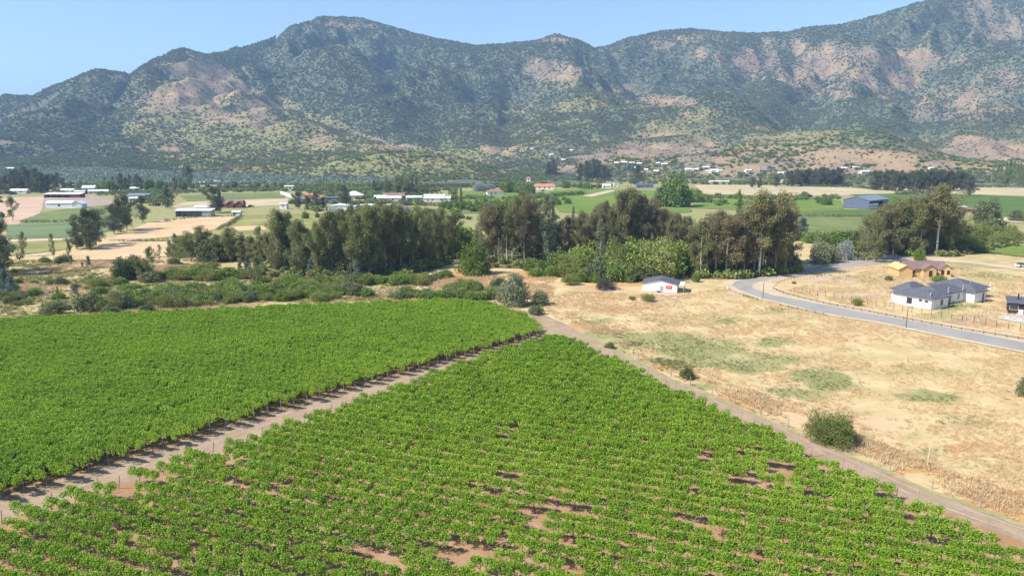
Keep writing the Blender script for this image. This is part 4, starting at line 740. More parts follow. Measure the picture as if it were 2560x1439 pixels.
scatter('vine_canopy', VD, np.stack([lx, ly, RS.uniform(-.08, .12, n)], 1), np.stack([RS.uniform(-.03, .03, n), RS.uniform(-.03, .03, n), np.full(n, ROW) + RS.randint(0, 2, n) * math.pi + RS.uniform(-.1, .1, n)], 1), np.stack([RS.uniform(.9, 1.1, n), ysc * RS.uniform(.92, 1.1, n), RS.uniform(.94, 1.08, n)], 1), RS.randint(0, 6, n), np.clip(fbm(lx / 14, ly / 14, 3) * 1.6 - .45, 0, 1) * .8, 'closed green vine canopy of the left vineyard block', 'vineyard')
rx, ry = grid_in(RIGHT, 2.0, 2.25)
ru = rx * RU.x + ry * RU.y; rv = rx * RV.x + ry * RV.y
dens = .62 * fbm(ru / 5 + 40, rv / 1.4, 2) + .38 * fbm(rx / 16 + 40, ry / 16, 2) + 0.16 * sstep(72, 130, ry)
keep = (dens + RS.uniform(-.08, .08, len(rx))) > 0.335
rx, ry = rx[keep], ry[keep]
order = np.argsort(ry + 0.15 * np.abs(rx)); px_, py_ = project(rx, ry, np.full(len(rx), 1.7))
vis = (px_ > -10) & (px_ < 2570) & (py_ < 1450)
near = [i for i in order if vis[i]][:300]
ns = set(near); rest = np.array([i for i in range(len(rx)) if i not in ns])
e_sm = lambda x_, y_: .78 + .3 * float(sstep(75, 135, np.array(y_)))
for i in near:
    e = thing('grape_vine', 'grape vine in the sparse near corner of the vineyard, reddish soil showing between rows', 'grape vine', (rx[i], ry[i], 0), ROW + RS.uniform(-.15, .15), 'grape vines in the sparse near rows', (RS.uniform(.9, 1.15), RS.uniform(.62, .95), RS.uniform(.85, 1.08)))
    add('trunk', VT[RS.randint(3)], e); add('cordon', VC, e); add('foliage', VO[RS.randint(6)], e)
n = len(rest); rx2, ry2 = rx[rest], ry[rest]
wide = .82 + .48 * sstep(75, 125, ry2)
scatter('vine_rows', VO, np.stack([rx2, ry2, RS.uniform(-.08, .08, n)], 1), np.stack([RS.uniform(-.04, .04, n), RS.uniform(-.04, .04, n), np.full(n, ROW) + RS.randint(0, 2, n) * math.pi + RS.uniform(-.15, .15, n)], 1), np.stack([RS.uniform(.9, 1.12, n), wide * RS.uniform(.9, 1.12, n), RS.uniform(.92, 1.08, n)], 1), RS.randint(0, 6, n), np.clip(fbm(rx2 / 14 + 9, ry2 / 14, 3) * 1.6 - .45, 0, 1) * .8, 'rows of vines in the right vineyard block', 'vineyard')
# posts along the edges
def walk(pts, step):
    seg = [(b - a).length for a, b in zip(pts, pts[1:])]; tot = sum(seg); out = []
    for i in range(int(tot / step) + 1):
        d = i * step; j = 0
        while j < len(seg) - 1 and d > seg[j]: d -= seg[j]; j += 1
        out.append((pts[j] + (pts[j + 1] - pts[j]) * min(1, d / seg[j]), (pts[j + 1] - pts[j]).normalized()))
    return out
pm = [MB().tube([(0, 0, -.2), (.02, 0, 1.0), (0.0, .01, 2.25)], [.055, .05, .045], 6).mesh('post', M['post']) for _ in range(1)][0]
def posts(pxs, step, label, group, tilt, off=0.0):
    pts = [gp(x, y, 0) for x, y in pxs]
    for p, d in walk(pts, step):
        nrm = Vector((-d.y, d.x, 0)); q = p + nrm * (off + RS.uniform(-.12, .12))
        o = add('trellis_post', pm, None, (q.x, q.y, 0)); ang = tilt + RS.uniform(-.12, .12)
        o.rotation_euler = (nrm.y * ang * -1, nrm.x * ang, RS.uniform(-.2, .2)); o.scale = (1, 1, RS.uniform(.85, 1.08))
        tag(o, label, 'post', group)
posts([(-60, 1262), (0, 1247), (360, 1136), (700, 1025), (1000, 938), (1348, 843)], 2.35, 'leaning trellis post under the edge of the left vine canopy, along the track', 'posts along the left block', .12)
posts([(-60, 1330), (0, 1310), (400, 1186), (700, 1085), (930, 1006), (1230, 898)], 2.35, 'leaning trellis post at the edge of the right vineyard block, along the middle track', 'posts along the middle track', -.3)
posts([(1500, 895), (1700, 990), (2000, 1130), (2300, 1278), (2500, 1375)], 2.6, 'trellis post at the meadow side of the right vineyard block', 'posts along the meadow side', .15)
# stray posts seen through the gaps of the right block
vtr = [i for i in range(len(rx2)) if ry2[i] < 110][::5]
for i in vtr[:70]:
    o = add('trellis_post', pm, None, (rx2[i] + .7, ry2[i] - .8, 0)); tag(o, 'thin trellis post standing among the open vine rows', 'post', 'posts among the open rows')

# ------------------------------------------------------------------ dry grass tufts of the meadow
def tuft(seed, n=26, h=.6, spread=.28):
    rng = np.random.RandomState(seed); base = np.stack([rng.randn(n) * spread, rng.randn(n) * spread, np.full(n, -.03)], 1)
    ax = np.stack([rng.randn(n) * .45, rng.randn(n) * .45, np.ones(n)], 1)
    return foliage('tuft', [kites(rng, base, ax, h * rng.uniform(.5, 1.2, n), np.full(n, .07), rng.rand(n))], M['tuft'])
TU = [tuft(300 + i) for i in range(5)]
MEADOW = [Vector(gp(x, y)) for x, y in [(1385, 790), (1450, 822), (1560, 880), (1700, 948), (1900, 1034), (2100, 1124), (2300, 1209), (2600, 1325), (2750, 1385), (2800, 935), (2560, 882), (2400, 851), (2200, 808), (2026, 779), (1906, 750), (1838, 726), (1780, 720), (1700, 738), (1600, 735), (1500, 728), (1420, 728), (1370, 745), (1360, 775)]]
STRIP = [Vector(gp(x, y)) for x, y in [(1420, 802), (1560, 870), (1700, 935), (1900, 1022), (2100, 1112), (2300, 1195), (2600, 1310), (2600, 1250), (2400, 1185), (2150, 1085), (1900, 985), (1650, 880), (1480, 800)]]
LOT = [Vector(gp(x, y)) for x, y in [(1960, 725), (2100, 690), (2240, 660), (2330, 660), (2560, 690), (2700, 700), (2700, 860), (2560, 838), (2400, 812), (2200, 775), (2050, 748)]]
def pts_in(poly, n):
    xs_ = [p.x for p in poly]; ys_ = [p.y for p in poly]
    x = RS.uniform(min(xs_), max(xs_), n); y = RS.uniform(min(ys_), max(ys_), n); k = in_poly(x, y, poly); return x[k], y[k]
def tufts(poly, n, s0, s1, name, label, gbias=0.0):
    x, y = pts_in(poly, n); d = fbm(x / 7, y / 7, 3); k = d + RS.uniform(-.2, .2, len(x)) > .45; x, y = x[k], y[k]
    px, py = project(x, y, 0 * x); g = blobs(px, py, GREEN) + .9 * (fbm(x / 4.5, y / 4.5, 4) - .5)
    g = sstep(.4, .65, g + gbias); m_ = len(x); s = RS.uniform(s0, s1, m_) * (1 - .35 * g)
    hz = s * RS.uniform(.6, 1.1, m_)
    scatter(name, TU, np.stack([x, y, np.full(m_, -.10)], 1), np.stack([RS.uniform(-.2, .2, m_), RS.uniform(-.2, .2, m_), RS.uniform(0, 6.28, m_)], 1), np.stack([s, s, hz], 1), RS.randint(0, 5, m_), g, label, 'grass')
tufts(MEADOW, 45000, .4, .8, 'meadow_grass', 'short golden dry grass of the meadow with green patches')
tufts(STRIP, 16000, .7, 1.25, 'tall_dry_grass', 'tall orange dry grass along the track', -.25)
tufts(LOT, 26000, .5, .9, 'lot_grass', 'dry grass around the two houses')
WILD = [Vector(gp(x, y)) for x, y in [(-150, 650), (420, 650), (640, 690), (1000, 690), (1230, 690), (1390, 690), (1380, 745), (1200, 748), (700, 768), (300, 785), (-150, 808)]]
tufts(WILD, 60000, .7, 1.5, 'wild_grass', 'dry grass of the wild band behind the vineyard', .12)

# ------------------------------------------------------------------ scrub on the hills and on the far plain
def lump(seed, mat):
    rng = np.random.RandomState(seed); n = 90; k = 5
    c = np.stack([rng.uniform(-.32, .32, k), rng.uniform(-.32, .32, k), rng.uniform(.22, .5, k)], 1); r = rng.uniform(.22, .36, k)
    return foliage('scrub', [clump_leaves(rng, c, r, 34, .26, .22, .0, .8)], mat)
SCB = [lump(400 + i, M['scrub']) for i in range(5)]; ORB = [lump(420 + i, M['orchard']) for i in range(3)]
nc = 500000
sy = 930 + (3050 - 930) * RS.rand(nc) ** 0.75; sx = RS.uniform(-1, 1, nc) * (0.80 * sy + 60)
sz = terrain(sx, sy); e_ = 6.0
dzx = (terrain(sx + e_, sy) - sz) / e_; dzy = (terrain(sx, sy + e_) - sz) / e_
facing = (-dzx * -sx - dzy * -sy) / sy + (CH - sz) / sy    # normal . view, per unit distance
hb2, ho2 = hill_zones(sx, sy, sz); spx, spy = project(sx, sy, sz)
prob = (1 - .58 * sstep(.35, 1.05, hb2)) * (1 - .5 * sstep(.3, .8, ho2)) * np.where(sz < 3, .0, 1.0)
prob = prob * np.where((sz < 90) & (spx > 1350) & (sy < 1600), .55, 1.0)
k = (facing > -.06) & (RS.rand(nc) < prob) & (spx > -120) & (spx < 2680)
sx, sy, sz, hb2, ho2 = sx[k], sy[k], sz[k], hb2[k], ho2[k]; n = len(sx)
size = (2.2 + 4.0 * RS.rand(n) ** 3) * (0.8 + .4 * sstep(1200, 2600, sy)) * (1 - .3 * sstep(.5, 1, hb2))
scatter('hill_scrub', SCB, np.stack([sx, sy, sz - .12 * size], 1), np.stack([0 * sx, 0 * sx, RS.uniform(0, 6.28, n)], 1), np.stack([size, size, size * RS.uniform(.7, 1.1, n)], 1), RS.randint(0, 5, n), np.clip(.75 * ho2 + 1.0 * (fbm(sx / 70, sy / 70, 4) - .40), 0, 1.3), 'dark green scrub and trees covering the mountains', 'scrub')
# blue green orchard at the foot of the left hills
ou, ov = np.meshgrid(np.arange(-1000, -60, 5.5), np.arange(900, 1240, 6.5)); ox = (ou + .35 * (ov - 900)).ravel() + RS.uniform(-1, 1, ou.size); oy = ov.ravel() + RS.uniform(-1, 1, ou.size)
oz = np.maximum(terrain(ox, oy), -.1); opx, opy = project(ox, oy, oz)
OP = [(-100, 420), (120, 418), (300, 425), (420, 432), (700, 442), (960, 446), (1000, 456), (900, 468), (700, 462), (300, 462), (100, 460), (-100, 470)]
k = in_poly(opx, opy, OP) & (RS.rand(len(ox)) < .93); ox, oy, oz = ox[k], oy[k], oz[k]; n = len(ox); size = RS.uniform(4.5, 7.5, n)
scatter('orchard', ORB, np.stack([ox, oy, oz - .4], 1), np.stack([0 * ox, 0 * ox, RS.uniform(0, 6.28, n)], 1), np.stack([size, size, size * .85], 1), RS.randint(0, 3, n), RS.rand(n) * .6, 'blue green orchard rows at the foot of the left hills', 'orchard')
ux, uy = [], []
for f_ in FLOOR:
    a_, b_ = pts_in([gp(*q) for q in f_], 500); ux.append(a_); uy.append(b_)
ux = np.concatenate(ux); uy = np.concatenate(uy); n = len(ux); size = RS.uniform(1.6, 4.2, n)
scatter('undergrowth', [lump(450 + i, M['olive']) for i in range(2)] + [lump(460 + i, M['espino']) for i in range(2)], np.stack([ux, uy, np.full(n, -.3)], 1), np.stack([0 * ux, 0 * ux, RS.uniform(0, 6.28, n)], 1), np.stack([size, size, size * .9], 1), RS.randint(0, 4, n), RS.rand(n) * .5, 'tangled undergrowth beneath the eucalyptus trees', 'undergrowth')
# hedges and scrub of the far plain
fx = RS.uniform(-900, 1100, 22000); fy = RS.uniform(400, 1300, 22000); fz = np.maximum(terrain(fx, fy), -.1)
fpx, fpy = project(fx, fy, fz); fn = fbm(fx / 60, fy / 25, 3)
k = (fn > .47) & ((fy > 560) | (fn > .62)) & (fpx > -60) & (fpx < 2620)
for bx in [(430, 480, 730, 530), (360, 530, 860, 645), (1370, 460, 1740, 545), (1735, 462, 2700, 492), (2100, 480, 2700, 550), (1950, 500, 2260, 600), (0, 486, 340, 600), (1140, 470, 1320, 505), (-50, 415, 980, 466)]:
    k &= ~((fpx > bx[0]) & (fpx < bx[2]) & (fpy > bx[1]) & (fpy < bx[3]))
fx, fy, fz = fx[k], fy[k], fz[k]; n = len(fx); size = RS.uniform(2.2, 6.5, n)
scatter('plain_scrub', [lump(430 + i, M['olive']) for i in range(3)] + [lump(440 + i, M['green']) for i in range(2)], np.stack([fx, fy, fz - .3], 1), np.stack([0 * fx, 0 * fx, RS.uniform(0, 6.28, n)], 1), np.stack([size, size, size * .8], 1), RS.randint(0, 5, n), RS.rand(n) * .6, 'hedges and scrub dotted over the far valley floor', 'scrub')

# hedges along the far field borders, each one a thing
def hedge(pxs, h, label, mat='olive', step=2.2):
    pts = [gp(*q) for q in pxs]; o = pts[0]; rng = np.random.RandomState(len(label) * 7 + int(pxs[0][0])); cen = []; rad = []
    for p, d in walk(pts, step):
        for _ in range(2): cen.append((p.x - o.x + rng.uniform(-1, 1), p.y - o.y + rng.uniform(-1, 1), h * rng.uniform(.25, .8))); rad.append(h * rng.uniform(.3, .55))
    t = thing('hedge', label, 'hedge', (o.x, o.y, 0)); add('foliage', foliage('foliage', [clump_leaves(rng, cen, rad, 34, h * .3, h * .2, 0, .9)], M[mat]), t)
    add('stem', MB().tube([(0, 0, -.1), (.1, 0, h * .6)], [.12, .05], 5).mesh('stem', M['darkbark']), t)
for a_ in [([(440, 484), (560, 478), (700, 477)], 3.2, 'clipped dark hedge behind the bright green crop strip'), ([(170, 553), (300, 551)], 1.6, 'low dark hedge between the two left crop fields'), ([(55, 557), (170, 554)], 1.4, 'low hedge left of the dark trees between the crop fields'), ([(410, 553), (480, 545), (590, 541)], 1.2, 'low weedy hedge along the front of the grey barn'), ([(545, 575), (575, 562), (600, 545)], 1.5, 'green ditch hedge running up between stubble and pasture'), ([(300, 603), (430, 602), (520, 585)], 1.0, 'grassy bank between the two stubble fields'), ([(440, 478), (330, 486), (240, 489)], 3.0, 'hedge in front of the left farmhouses'), ([(860, 512), (960, 512), (1060, 514), (1140, 515)], 3.0, 'dark hedge in front of the white roof cluster'), ([(1260, 500), (1340, 496), (1400, 490), (1460, 486)], 3.5, 'bushy hedge between the chapel field and the bright vineyard', 'green'), ([(1390, 468), (1450, 466), (1540, 467)], 3.0, 'hedge behind the bright vineyard', 'green'), ([(1720, 489), (1850, 492), (1960, 494)], 1.6, 'low hedge along the pale dry field'), ([(1975, 541), (2100, 543), (2220, 543)], 1.8, 'dark hedge line below the vine strip of the grey shed'), ([(2000, 466), (2150, 470), (2200, 476)], 3.0, 'olive hedge in front of the far tree rows'), ([(2440, 468), (2560, 470), (2650, 470)], 3.0, 'hedge under the far poplar grove'), ([(2240, 486), (2330, 484)], 3.0, 'hedge behind the grey shed'), ([(1750, 455), (1900, 458), (2000, 458)], 4.0, 'hedge in front of the far village', 'green'), ([(1120, 500), (1180, 497), (1240, 498)], 3.2, 'hedge beside the dark green poplars'), ([(740, 478), (850, 480), (940, 482)], 4.5, 'tall hedge behind the tiled villa'), ([(700, 470), (850, 468), (1000, 468)], 5.0, 'tree line hedge at the orchard foot behind the villa', 'green'), ([(1010, 470), (1150, 468), (1260, 466)], 4.5, 'hedge line behind the chapel field'), ([(200, 472), (330, 470), (470, 468)], 5.0, 'tree line hedge at the orchard foot behind the farm', 'green')]:
    hedge(*a_)

# ------------------------------------------------------------------ buildings
def opening(parent, wall, u, z, w, h, kind='window', mat='glass', frame='frame', d=0.05):
    """wall = (origin, direction, outward normal) in the house frame; u along the wall, z up"""
    o, dr, nm = (Vector(q) for q in wall)
    def slab(m, u0, u1, z0, z1, t0, t1):
        b = [o + dr * u0 + nm * t0, o + dr * u1 + nm * t0, o + dr * u1 + nm * t1, o + dr * u0 + nm * t1]
        m.prism([(p.x, p.y, z0) for p in b], [(p.x, p.y, z1) for p in b])
    m = MB(); slab(m, u - w / 2, u + w / 2, z, z + h, -.03, d * .5); q = m.build(kind, M[mat], parent)
    if frame:
        f = MB(); t = .07
        for a in ((u - w / 2 - t, u - w / 2, z - t, z + h + t), (u + w / 2, u + w / 2 + t, z - t, z + h + t), (u - w / 2, u + w / 2, z + h, z + h + t), (u - w / 2, u + w / 2, z - t, z)): slab(f, *a, -.03, d)
        f.build('frame', M[frame], q)
    return q
def gable_parts(parent, x0, x1, y0, y1, h, rise, wall, roof, ov=.4, along='y', z0=0.0, names=('wall', 'roof'), th=.14):
    """gable volume; ridge runs along 'x' or 'y'"""
    m = MB(); sw = (lambda p: p) if along == 'y' else (lambda p: (p[1], p[0], p[2]))
    a0, a1, b0, b1 = (x0, x1, y0, y1) if along == 'y' else (y0, y1, x0, x1)
    c = (a0 + a1) / 2; pf = [(a0, z0), (a1, z0), (a1, h), (c, h + rise), (a0, h)]
    m.prism([sw((u, b0, z)) for u, z in pf], [sw((u, b1, z)) for u, z in pf]); w = m.build(names[0], M[wall], parent)
    r = MB(); k = rise / (c - a0)
    for s, e in ((1, a0), (-1, a1)):
        eo = e - s * ov; ze = h - k * ov
        q = [(eo, ze + .03), (c, h + rise + .03), (c, h + rise + .03 + th), (eo, ze + .03 + th)]
        r.prism([sw((u, b0 - ov, z)) for u, z in q], [sw((u, b1 + ov, z)) for u, z in q])
    return w, r.build(names[1], M[roof], parent)
def hip_parts(parent, x0, x1, y0, y1, h, rise, wall, roof, ov=.5, z0=0.0, inset=None, names=('wall', 'roof')):
    m = MB(); m.box(x0, x1, y0, y1, z0, h); m.build(names[0], M[wall], parent)
    X0, X1, Y0, Y1 = x0 - ov, x1 + ov, y0 - ov, y1 + ov; W, D = X1 - X0, Y1 - Y0; i = inset if inset is not None else min(W, D) / 2 * .98
    if W >= D: t = [(X0 + i, (Y0 + Y1) / 2 - .03), (X1 - i, (Y0 + Y1) / 2 - .03), (X1 - i, (Y0 + Y1) / 2 + .03), (X0 + i, (Y0 + Y1) / 2 + .03)]
    else: t = [((X0 + X1) / 2 - .03, Y0 + i), ((X0 + X1) / 2 + .03, Y0 + i), ((X0 + X1) / 2 + .03, Y1 - i), ((X0 + X1) / 2 - .03, Y1 - i)]
    b = [(X0, Y0), (X1, Y0), (X1, Y1), (X0, Y1)]
    r = MB(); r.prism([(x, y, h + .02) for x, y in b], [(x, y, h + .16) for x, y in b]); r.prism([(x, y, h + .161) for x, y in b], [(x, y, h + .16 + rise) for x, y in t])
    return r.build(names[1], M[roof], parent)
FR = lambda x0, y0: ((x0, y0, 0), (1, 0, 0), (0, -1, 0))       # wall facing the front (-y)
LF = lambda x0, y0: ((x0, y0, 0), (0, 1, 0), (-1, 0, 0))       # wall facing left (-x)
RT = lambda x0, y0: ((x0, y0, 0), (0, 1, 0), (1, 0, 0))        # wall facing right (+x)

# white gabled cabin with a red notice
a, b = gp(1606, 727), gp(1692, 731.5); L = (b - a).length
t = thing('white_cabin', 'small white gabled cabin with a red notice, standing in the dry meadow', 'cabin', (a.x, a.y, -.1), math.atan2(b.y - a.y, b.x - a.x))
gable_parts(t, 0, L, 0, 7.2, 2.45, 1.15, 'white', 'slate', .35)
m = MB(); m.box(-.03, L + .03, -.03, 7.23, 0, .22); m.build('plinth', M['concrete'], t)
opening(t, FR(0, 0), L * .56, .1, 1.0, 1.75, 'door', 'greydoor', None)
m = MB(); m.box(L + .2, L + 2.0, .6, 6.8, 2.18, 2.26); m.build('porch_roof', M['whitemetal'], t)
for y in (.75, 3.7, 6.6): m = MB(); m.tube([(L + 1.85, y, 0), (L + 1.85, y, 2.18)], [.06, .06]); m.build('porch_post', M['metal'], t)
opening(t, LF(0, 0), 3.5, 1.0, 1.2, 1.0)
sg = tag(add('notice_board', None, None, t.matrix_basis @ Vector((L * .765, -.10, 1.15)), t.rotation_euler.z), 'red rectangular notice fixed to the front of the white cabin', 'sign')
m = MB(); m.box(-.85, .85, -.02, .02, 0, .95); m.build('board', M['red'], sg)
m = MB()
for zr in (.62, .32):                                            # two lines of pale lettering, unreadable at this distance
    for i in range(7): m.box(-.70 + i * .20, -.58 + i * .20, -.028, -.022, zr, zr + .17)
m.build('lettering', M['signwhite'], sg)
bar = thing('barrel', 'blue plastic barrel lying by the door of the white cabin', 'barrel', t.matrix_basis @ Vector((L * .46, -.55, .1)), .3)
m = MB(); m.tube([(-.4, 0, .25), (.4, 0, .25)], [.28, .28], 10); m.build('drum', M['bluebarrel'], bar); m = MB(); m.tube([(-.1, 0, .25), (.1, 0, .25)], [.295, .295], 10); m.build('hoop', M['bluebarrel'], bar)

# long house with hipped dark roofs (local x runs along the long shaded front, y to the back)
A, B = gp(2327, 773), gp(2462, 750.5); rz = math.atan2(B.y - A.y, B.x - A.x)
t = thing('grey_roofed_house', 'long white house with several dark grey hipped roofs beside the lane', 'house', (A.x, A.y, -.1), rz)
hip_parts(t, 0, 7.3, 0, 10.6, 2.7, 1.5, 'white', 'slate', .6)
hip_parts(t, 7.3, 19.0, 2.6, 10.2, 2.73, 1.6, 'white', 'slate', .58, 0, 2.5)
hip_parts(t, 18.6, 23.8, -.3, 8.5, 2.77, 1.5, 'white', 'slate', .6)
hip_parts(t, 20.5, 30.5, 3.0, 13.5, 2.74, 2.0, 'white', 'slate', .6)
hip_parts(t, 5.0, 13.0, 8.6, 14.2, 2.71, 2.0, 'white', 'slate', .6)
for u, z, w, h in ((5.9, .55, 1.5, 1.6), (2.9, 1.6, .8, .55), (1.3, 1.6, .8, .55)): opening(t, LF(0, 0), u, z, w, h)
opening(t, FR(0, 0), 4.4, .75, 1.0, 1.5); opening(t, FR(0, 0), 1.9, .08, .85, 2.1, 'door', 'white', 'frame')
opening(t, FR(7.3, 2.6), 4.6, .1, 1.7, 2.1, 'door', 'glass', 'frame'); opening(t, FR(7.3, 2.6), 9.0, .8, .9, 1.4)
opening(t, FR(18.6, -.3), 4.0, .1, .9, 2.2, 'door', 'glass', 'frame')
for x, y, z0, z1 in ((.9, 1.0, 2.9, 4.1), (10.8, 2.3, 2.8, 4.4), (17.4, 2.3, 2.8, 4.4), (26.5, 5.5, 3.6, 4.9)): m = MB(); m.tube([(x, y, z0), (x, y, z1)], [.14, .14], 8); c = m.build('chimney', M['metal'], t); m = MB(); m.tube([(x, y, z1 + .05), (x, y, z1 + .2)], [.22, .05], 8); m.build('cap', M['metal'], c)

# unfinished yellow timber house
A, B = gp(2246, 692), gp(2273, 695); rz = math.radians(-4)
t = thing('yellow_timber_house', 'unfinished yellow board house with purple brown gable roof behind the fence', 'house', (A.x, A.y, -.1), rz)
gable_parts(t, 0, 4.3, 0, 8.0, 2.6, 1.25, 'osb', 'osb', .35)
gable_parts(t, 3.4, 16.0, 2.6, 8.8, 2.55, 1.95, 'osb', 'purple', .45, 'x')
gable_parts(t, 8.0, 12.0, .6, 5.6, 2.57, 1.35, 'osb', 'purple', .35)
gable_parts(t, 13.3, 17.0, 1.4, 6.6, 2.56, 1.5, 'osbpale', 'purple', .35)
for wx, wy, u, z, w, h, kd in ((8, .6, 2.2, .1, 1.1, 2.1, 'door'), (4.3, 2.6, 1.6, .9, .9, .9, 'window'), (13.3, 1.4, 1.0, .7, 1.0, 1.5, 'window'), (13.3, 1.4, 2.8, .8, 1.0, 1.4, 'window')): opening(t, FR(wx, wy), u, z, w, h, kd, 'cabin', 'osb')
opening(t, RT(4.3, 0), 1.6, .1, .9, 2.0, 'door', 'cabin', 'osb')
for i in range(6): m = MB(); m.box(4.5 + i * .6, 4.62 + i * .6, 2.05, 2.6, 2.38, 2.50); m.build('rafter_end', M['cabin'], t)

# dark cabin at the right edge
A = gp(2520, 781)
t = thing('dark_brown_cabin', 'dark brown board cabin with flat grey roof cut off by the right edge', 'cabin', (A.x, A.y, -.1), math.radians(-30))
m = MB(); m.box(0, 9, 0, 6, 0, 2.6); m.build('wall', M['cabin'], t); m = MB(); m.prism([(-.5, -.7, 2.65), (9.5, -.7, 2.65), (9.5, 6.6, 3.2), (-.5, 6.6, 3.2)], [(-.5, -.7, 2.8), (9.5, -.7, 2.8), (9.5, 6.6, 3.35), (-.5, 6.6, 3.35)]); m.build('roof', M['slate'], t)
opening(t, FR(0, 0), 1.1, 1.0, 1.7, 1.1); opening(t, FR(0, 0), 4.4, 1.0, 1.7, 1.1); opening(t, FR(0, 0), 2.6, .1, 1.0, 1.0, 'hatch', 'white', None)
m = MB(); m.tube([(2.0, 3.0, 2.9), (2.0, 3.0, 4.7)], [.16, .16], 8); m.build('chimney', M['cabin'], t)

# slate blue shed
A, B = gp(2107, 519.5), gp(2172, 523); ex = (B - A).normalized(); W = (B - A).length
t = thing('slate_blue_shed', 'large slate blue farm shed with one open side beyond the right trees', 'shed', (A.x, A.y, 0), math.atan2(ex.y, ex.x))
Ls = 34.0
m = MB(); pf = [(0, 0), (W, 0), (W, 6.0), (W / 2, 8.6), (0, 6.0)]; m.prism([(u, 0, z) for u, z in pf], [(u, .25, z) for u, z in pf]); m.build('end_wall', M['shedblue'], t)
m = MB(); m.prism([(u, Ls - .25, z) for u, z in pf], [(u, Ls, z) for u, z in pf]); m.build('end_wall', M['shedblue'], t)
m = MB(); m.box(0, .25, .25, Ls - .25, 0, 6.0); m.build('side_wall', M['shedblue'], t); m = MB(); m.box(W - .25, W, Ls * .7, Ls - .25, 0, 6); m.build('side_wall', M['shedblue'], t); m = MB(); m.box(W - .25, W, .25, Ls * .7, 5.0, 6); m.build('lintel', M['shedblue'], t)
for s_, e0, e1 in ((1, -.4, W / 2), (-1, W / 2, W + .4)):
    m = MB(); k = 2.6 / (W / 2); za = 6.0 + .06 - (k * .4 if s_ == 1 else 0) + (0 if s_ == 1 else 2.6); zb = 8.66 if s_ == 1 else 6.06 - k * .4
    m.prism([(e0, -.4, za), (e1, -.4, zb), (e1, -.4, zb + .15), (e0, -.4, za + .15)], [(e0, Ls + .4, za), (e1, Ls + .4, zb), (e1, Ls + .4, zb + .15), (e0, Ls + .4, za + .15)]); m.build('roof_slope', M['shedroof'], t)
for i, y in enumerate((2, 6.2, 10.4, 14.6)):
    for zz in (0, 2.1):
        q = t.matrix_basis @ Vector((W - 3.2, y, zz)); o = thing('storage_crate', ('upper' if zz else 'lower') + ' white storage crate, number %s of four from the shed corner inside the open side' % ('one', 'two', 'three', 'four')[i], 'crate', q, t.rotation_euler.z)
        m = MB(); m.box(0, 2.2, 0, 3.8, 0, 1.5); m.build('box', M['white'], o); m = MB(); m.box(-.05, 2.25, -.05, 3.85, 1.5, 1.95); m.build('lid', M['shedblue'], o)

def small_house(px, py, w, d, h, rise, rot, wall, roof, label, name='farm_house', cat='house', along='x', win=2, door=True, z=None, hip=False, group=None):
    p = spot(px, py); t = thing(name, label, cat, (p.x, p.y, p.z - .2), math.radians(rot), group)
    x0 = -w / 2
    if hip: hip_parts(t, x0, -x0, 0, d, h, rise, wall, roof, .6)
    else: gable_parts(t, x0, -x0, 0, d, h, rise, wall, roof, .45, along)
    for i in range(win):
        opening(t, FR(x0, 0), w * (i + .5 + (.5 if door else 0)) / (win + (1 if door else 0)), h * .38, min(1.6, w * .16), h * .36)
    if door: opening(t, FR(x0, 0), w * .5 / (win + 1), .15, 1.0, min(2.1, h * .75), 'door', 'cabin', None)
    return t
def open_shed(px, py, w, d, h, rot, roof, label, wall='offwhite', slope=.5, name='farm_shed'):
    p = spot(px, py); t = thing(name, label, 'shed', (p.x, p.y, p.z - .1), math.radians(rot)); x0 = -w / 2
    m = MB(); m.box(x0, -x0, d - .2, d, 0, h); m.build('back_wall', M[wall], t); m = MB(); m.box(x0, x0 + .2, 0, d - .2, 0, h); m.build('side_wall', M[wall], t); m = MB(); m.box(-x0 - w * .25, -x0, 0, d - .2, 0, h); m.build('closed_bay', M[wall], t)
    for i in range(5): m = MB(); x = x0 + .3 + i * w * .17; m.box(x, x + .2, .1, .3, 0, h); m.build('post', M['post'], t)
    m = MB(); o = .5; m.prism([(x0 - o, -o, h + .05), (-x0 + o, -o, h + .05), (-x0 + o, d + o, h + .05 + slope), (x0 - o, d + o, h + .05 + slope)], [(x0 - o, -o, h + .2), (-x0 + o, -o, h + .2), (-x0 + o, d + o, h + .2 + slope), (x0 - o, d + o, h + .2 + slope)]); m.build('roof', M[roof], t)
    return t
open_shed(155, 494, 32, 9, 3.0, 2, 'whitemetal', 'long open fronted shed with white sheet roof behind the bare yard', 'redbrick', 1.2)
t = small_house(148, 520, 18, 8, 4.0, 1.2, 6, 'white', 'whitemetal', 'long white shed with pale roof above the green field', 'long_white_shed', 'shed', 'x', 1, False)
gable_parts(t, 9.2, 16.5, -1.5, 7, 3.4, 1.8, 'white', 'whitemetal', .5, 'y', 0, ('annexe_wall', 'annexe_roof'))
small_house(45, 484, 16, 8, 3, 1.6, 5, 'white', 'whitemetal', 'low white roofed farmhouse under the left trees')
small_house(165, 483, 14, 8, 3, 1.5, -8, 'offwhite', 'whitemetal', 'white roofed house behind the open fronted shed')
small_house(221, 480, 12, 9, 4.5, 2.2, 12, 'white', 'whitemetal', 'taller white house among the left farm roofs')
small_house(245, 484, 18, 7, 2.6, 1.2, 15, 'white', 'whitemetal', 'low white shed with upturned roof end at the left farm')
small_house(198, 485, 10, 6, 2.6, 1.0, 0, 'redbrick', 'whitemetal', 'brick red hut right of the open fronted shed')
small_house(335, 478, 9, 7, 3, 1.4, 0, 'white', 'whitemetal', 'small white roof peeking over the hedge')
small_house(345, 496, 18, 9, 3, 1.4, 4, 'offwhite', 'shedroof', 'grey roofed farmhouse behind the dark tree row', 'farm_house')
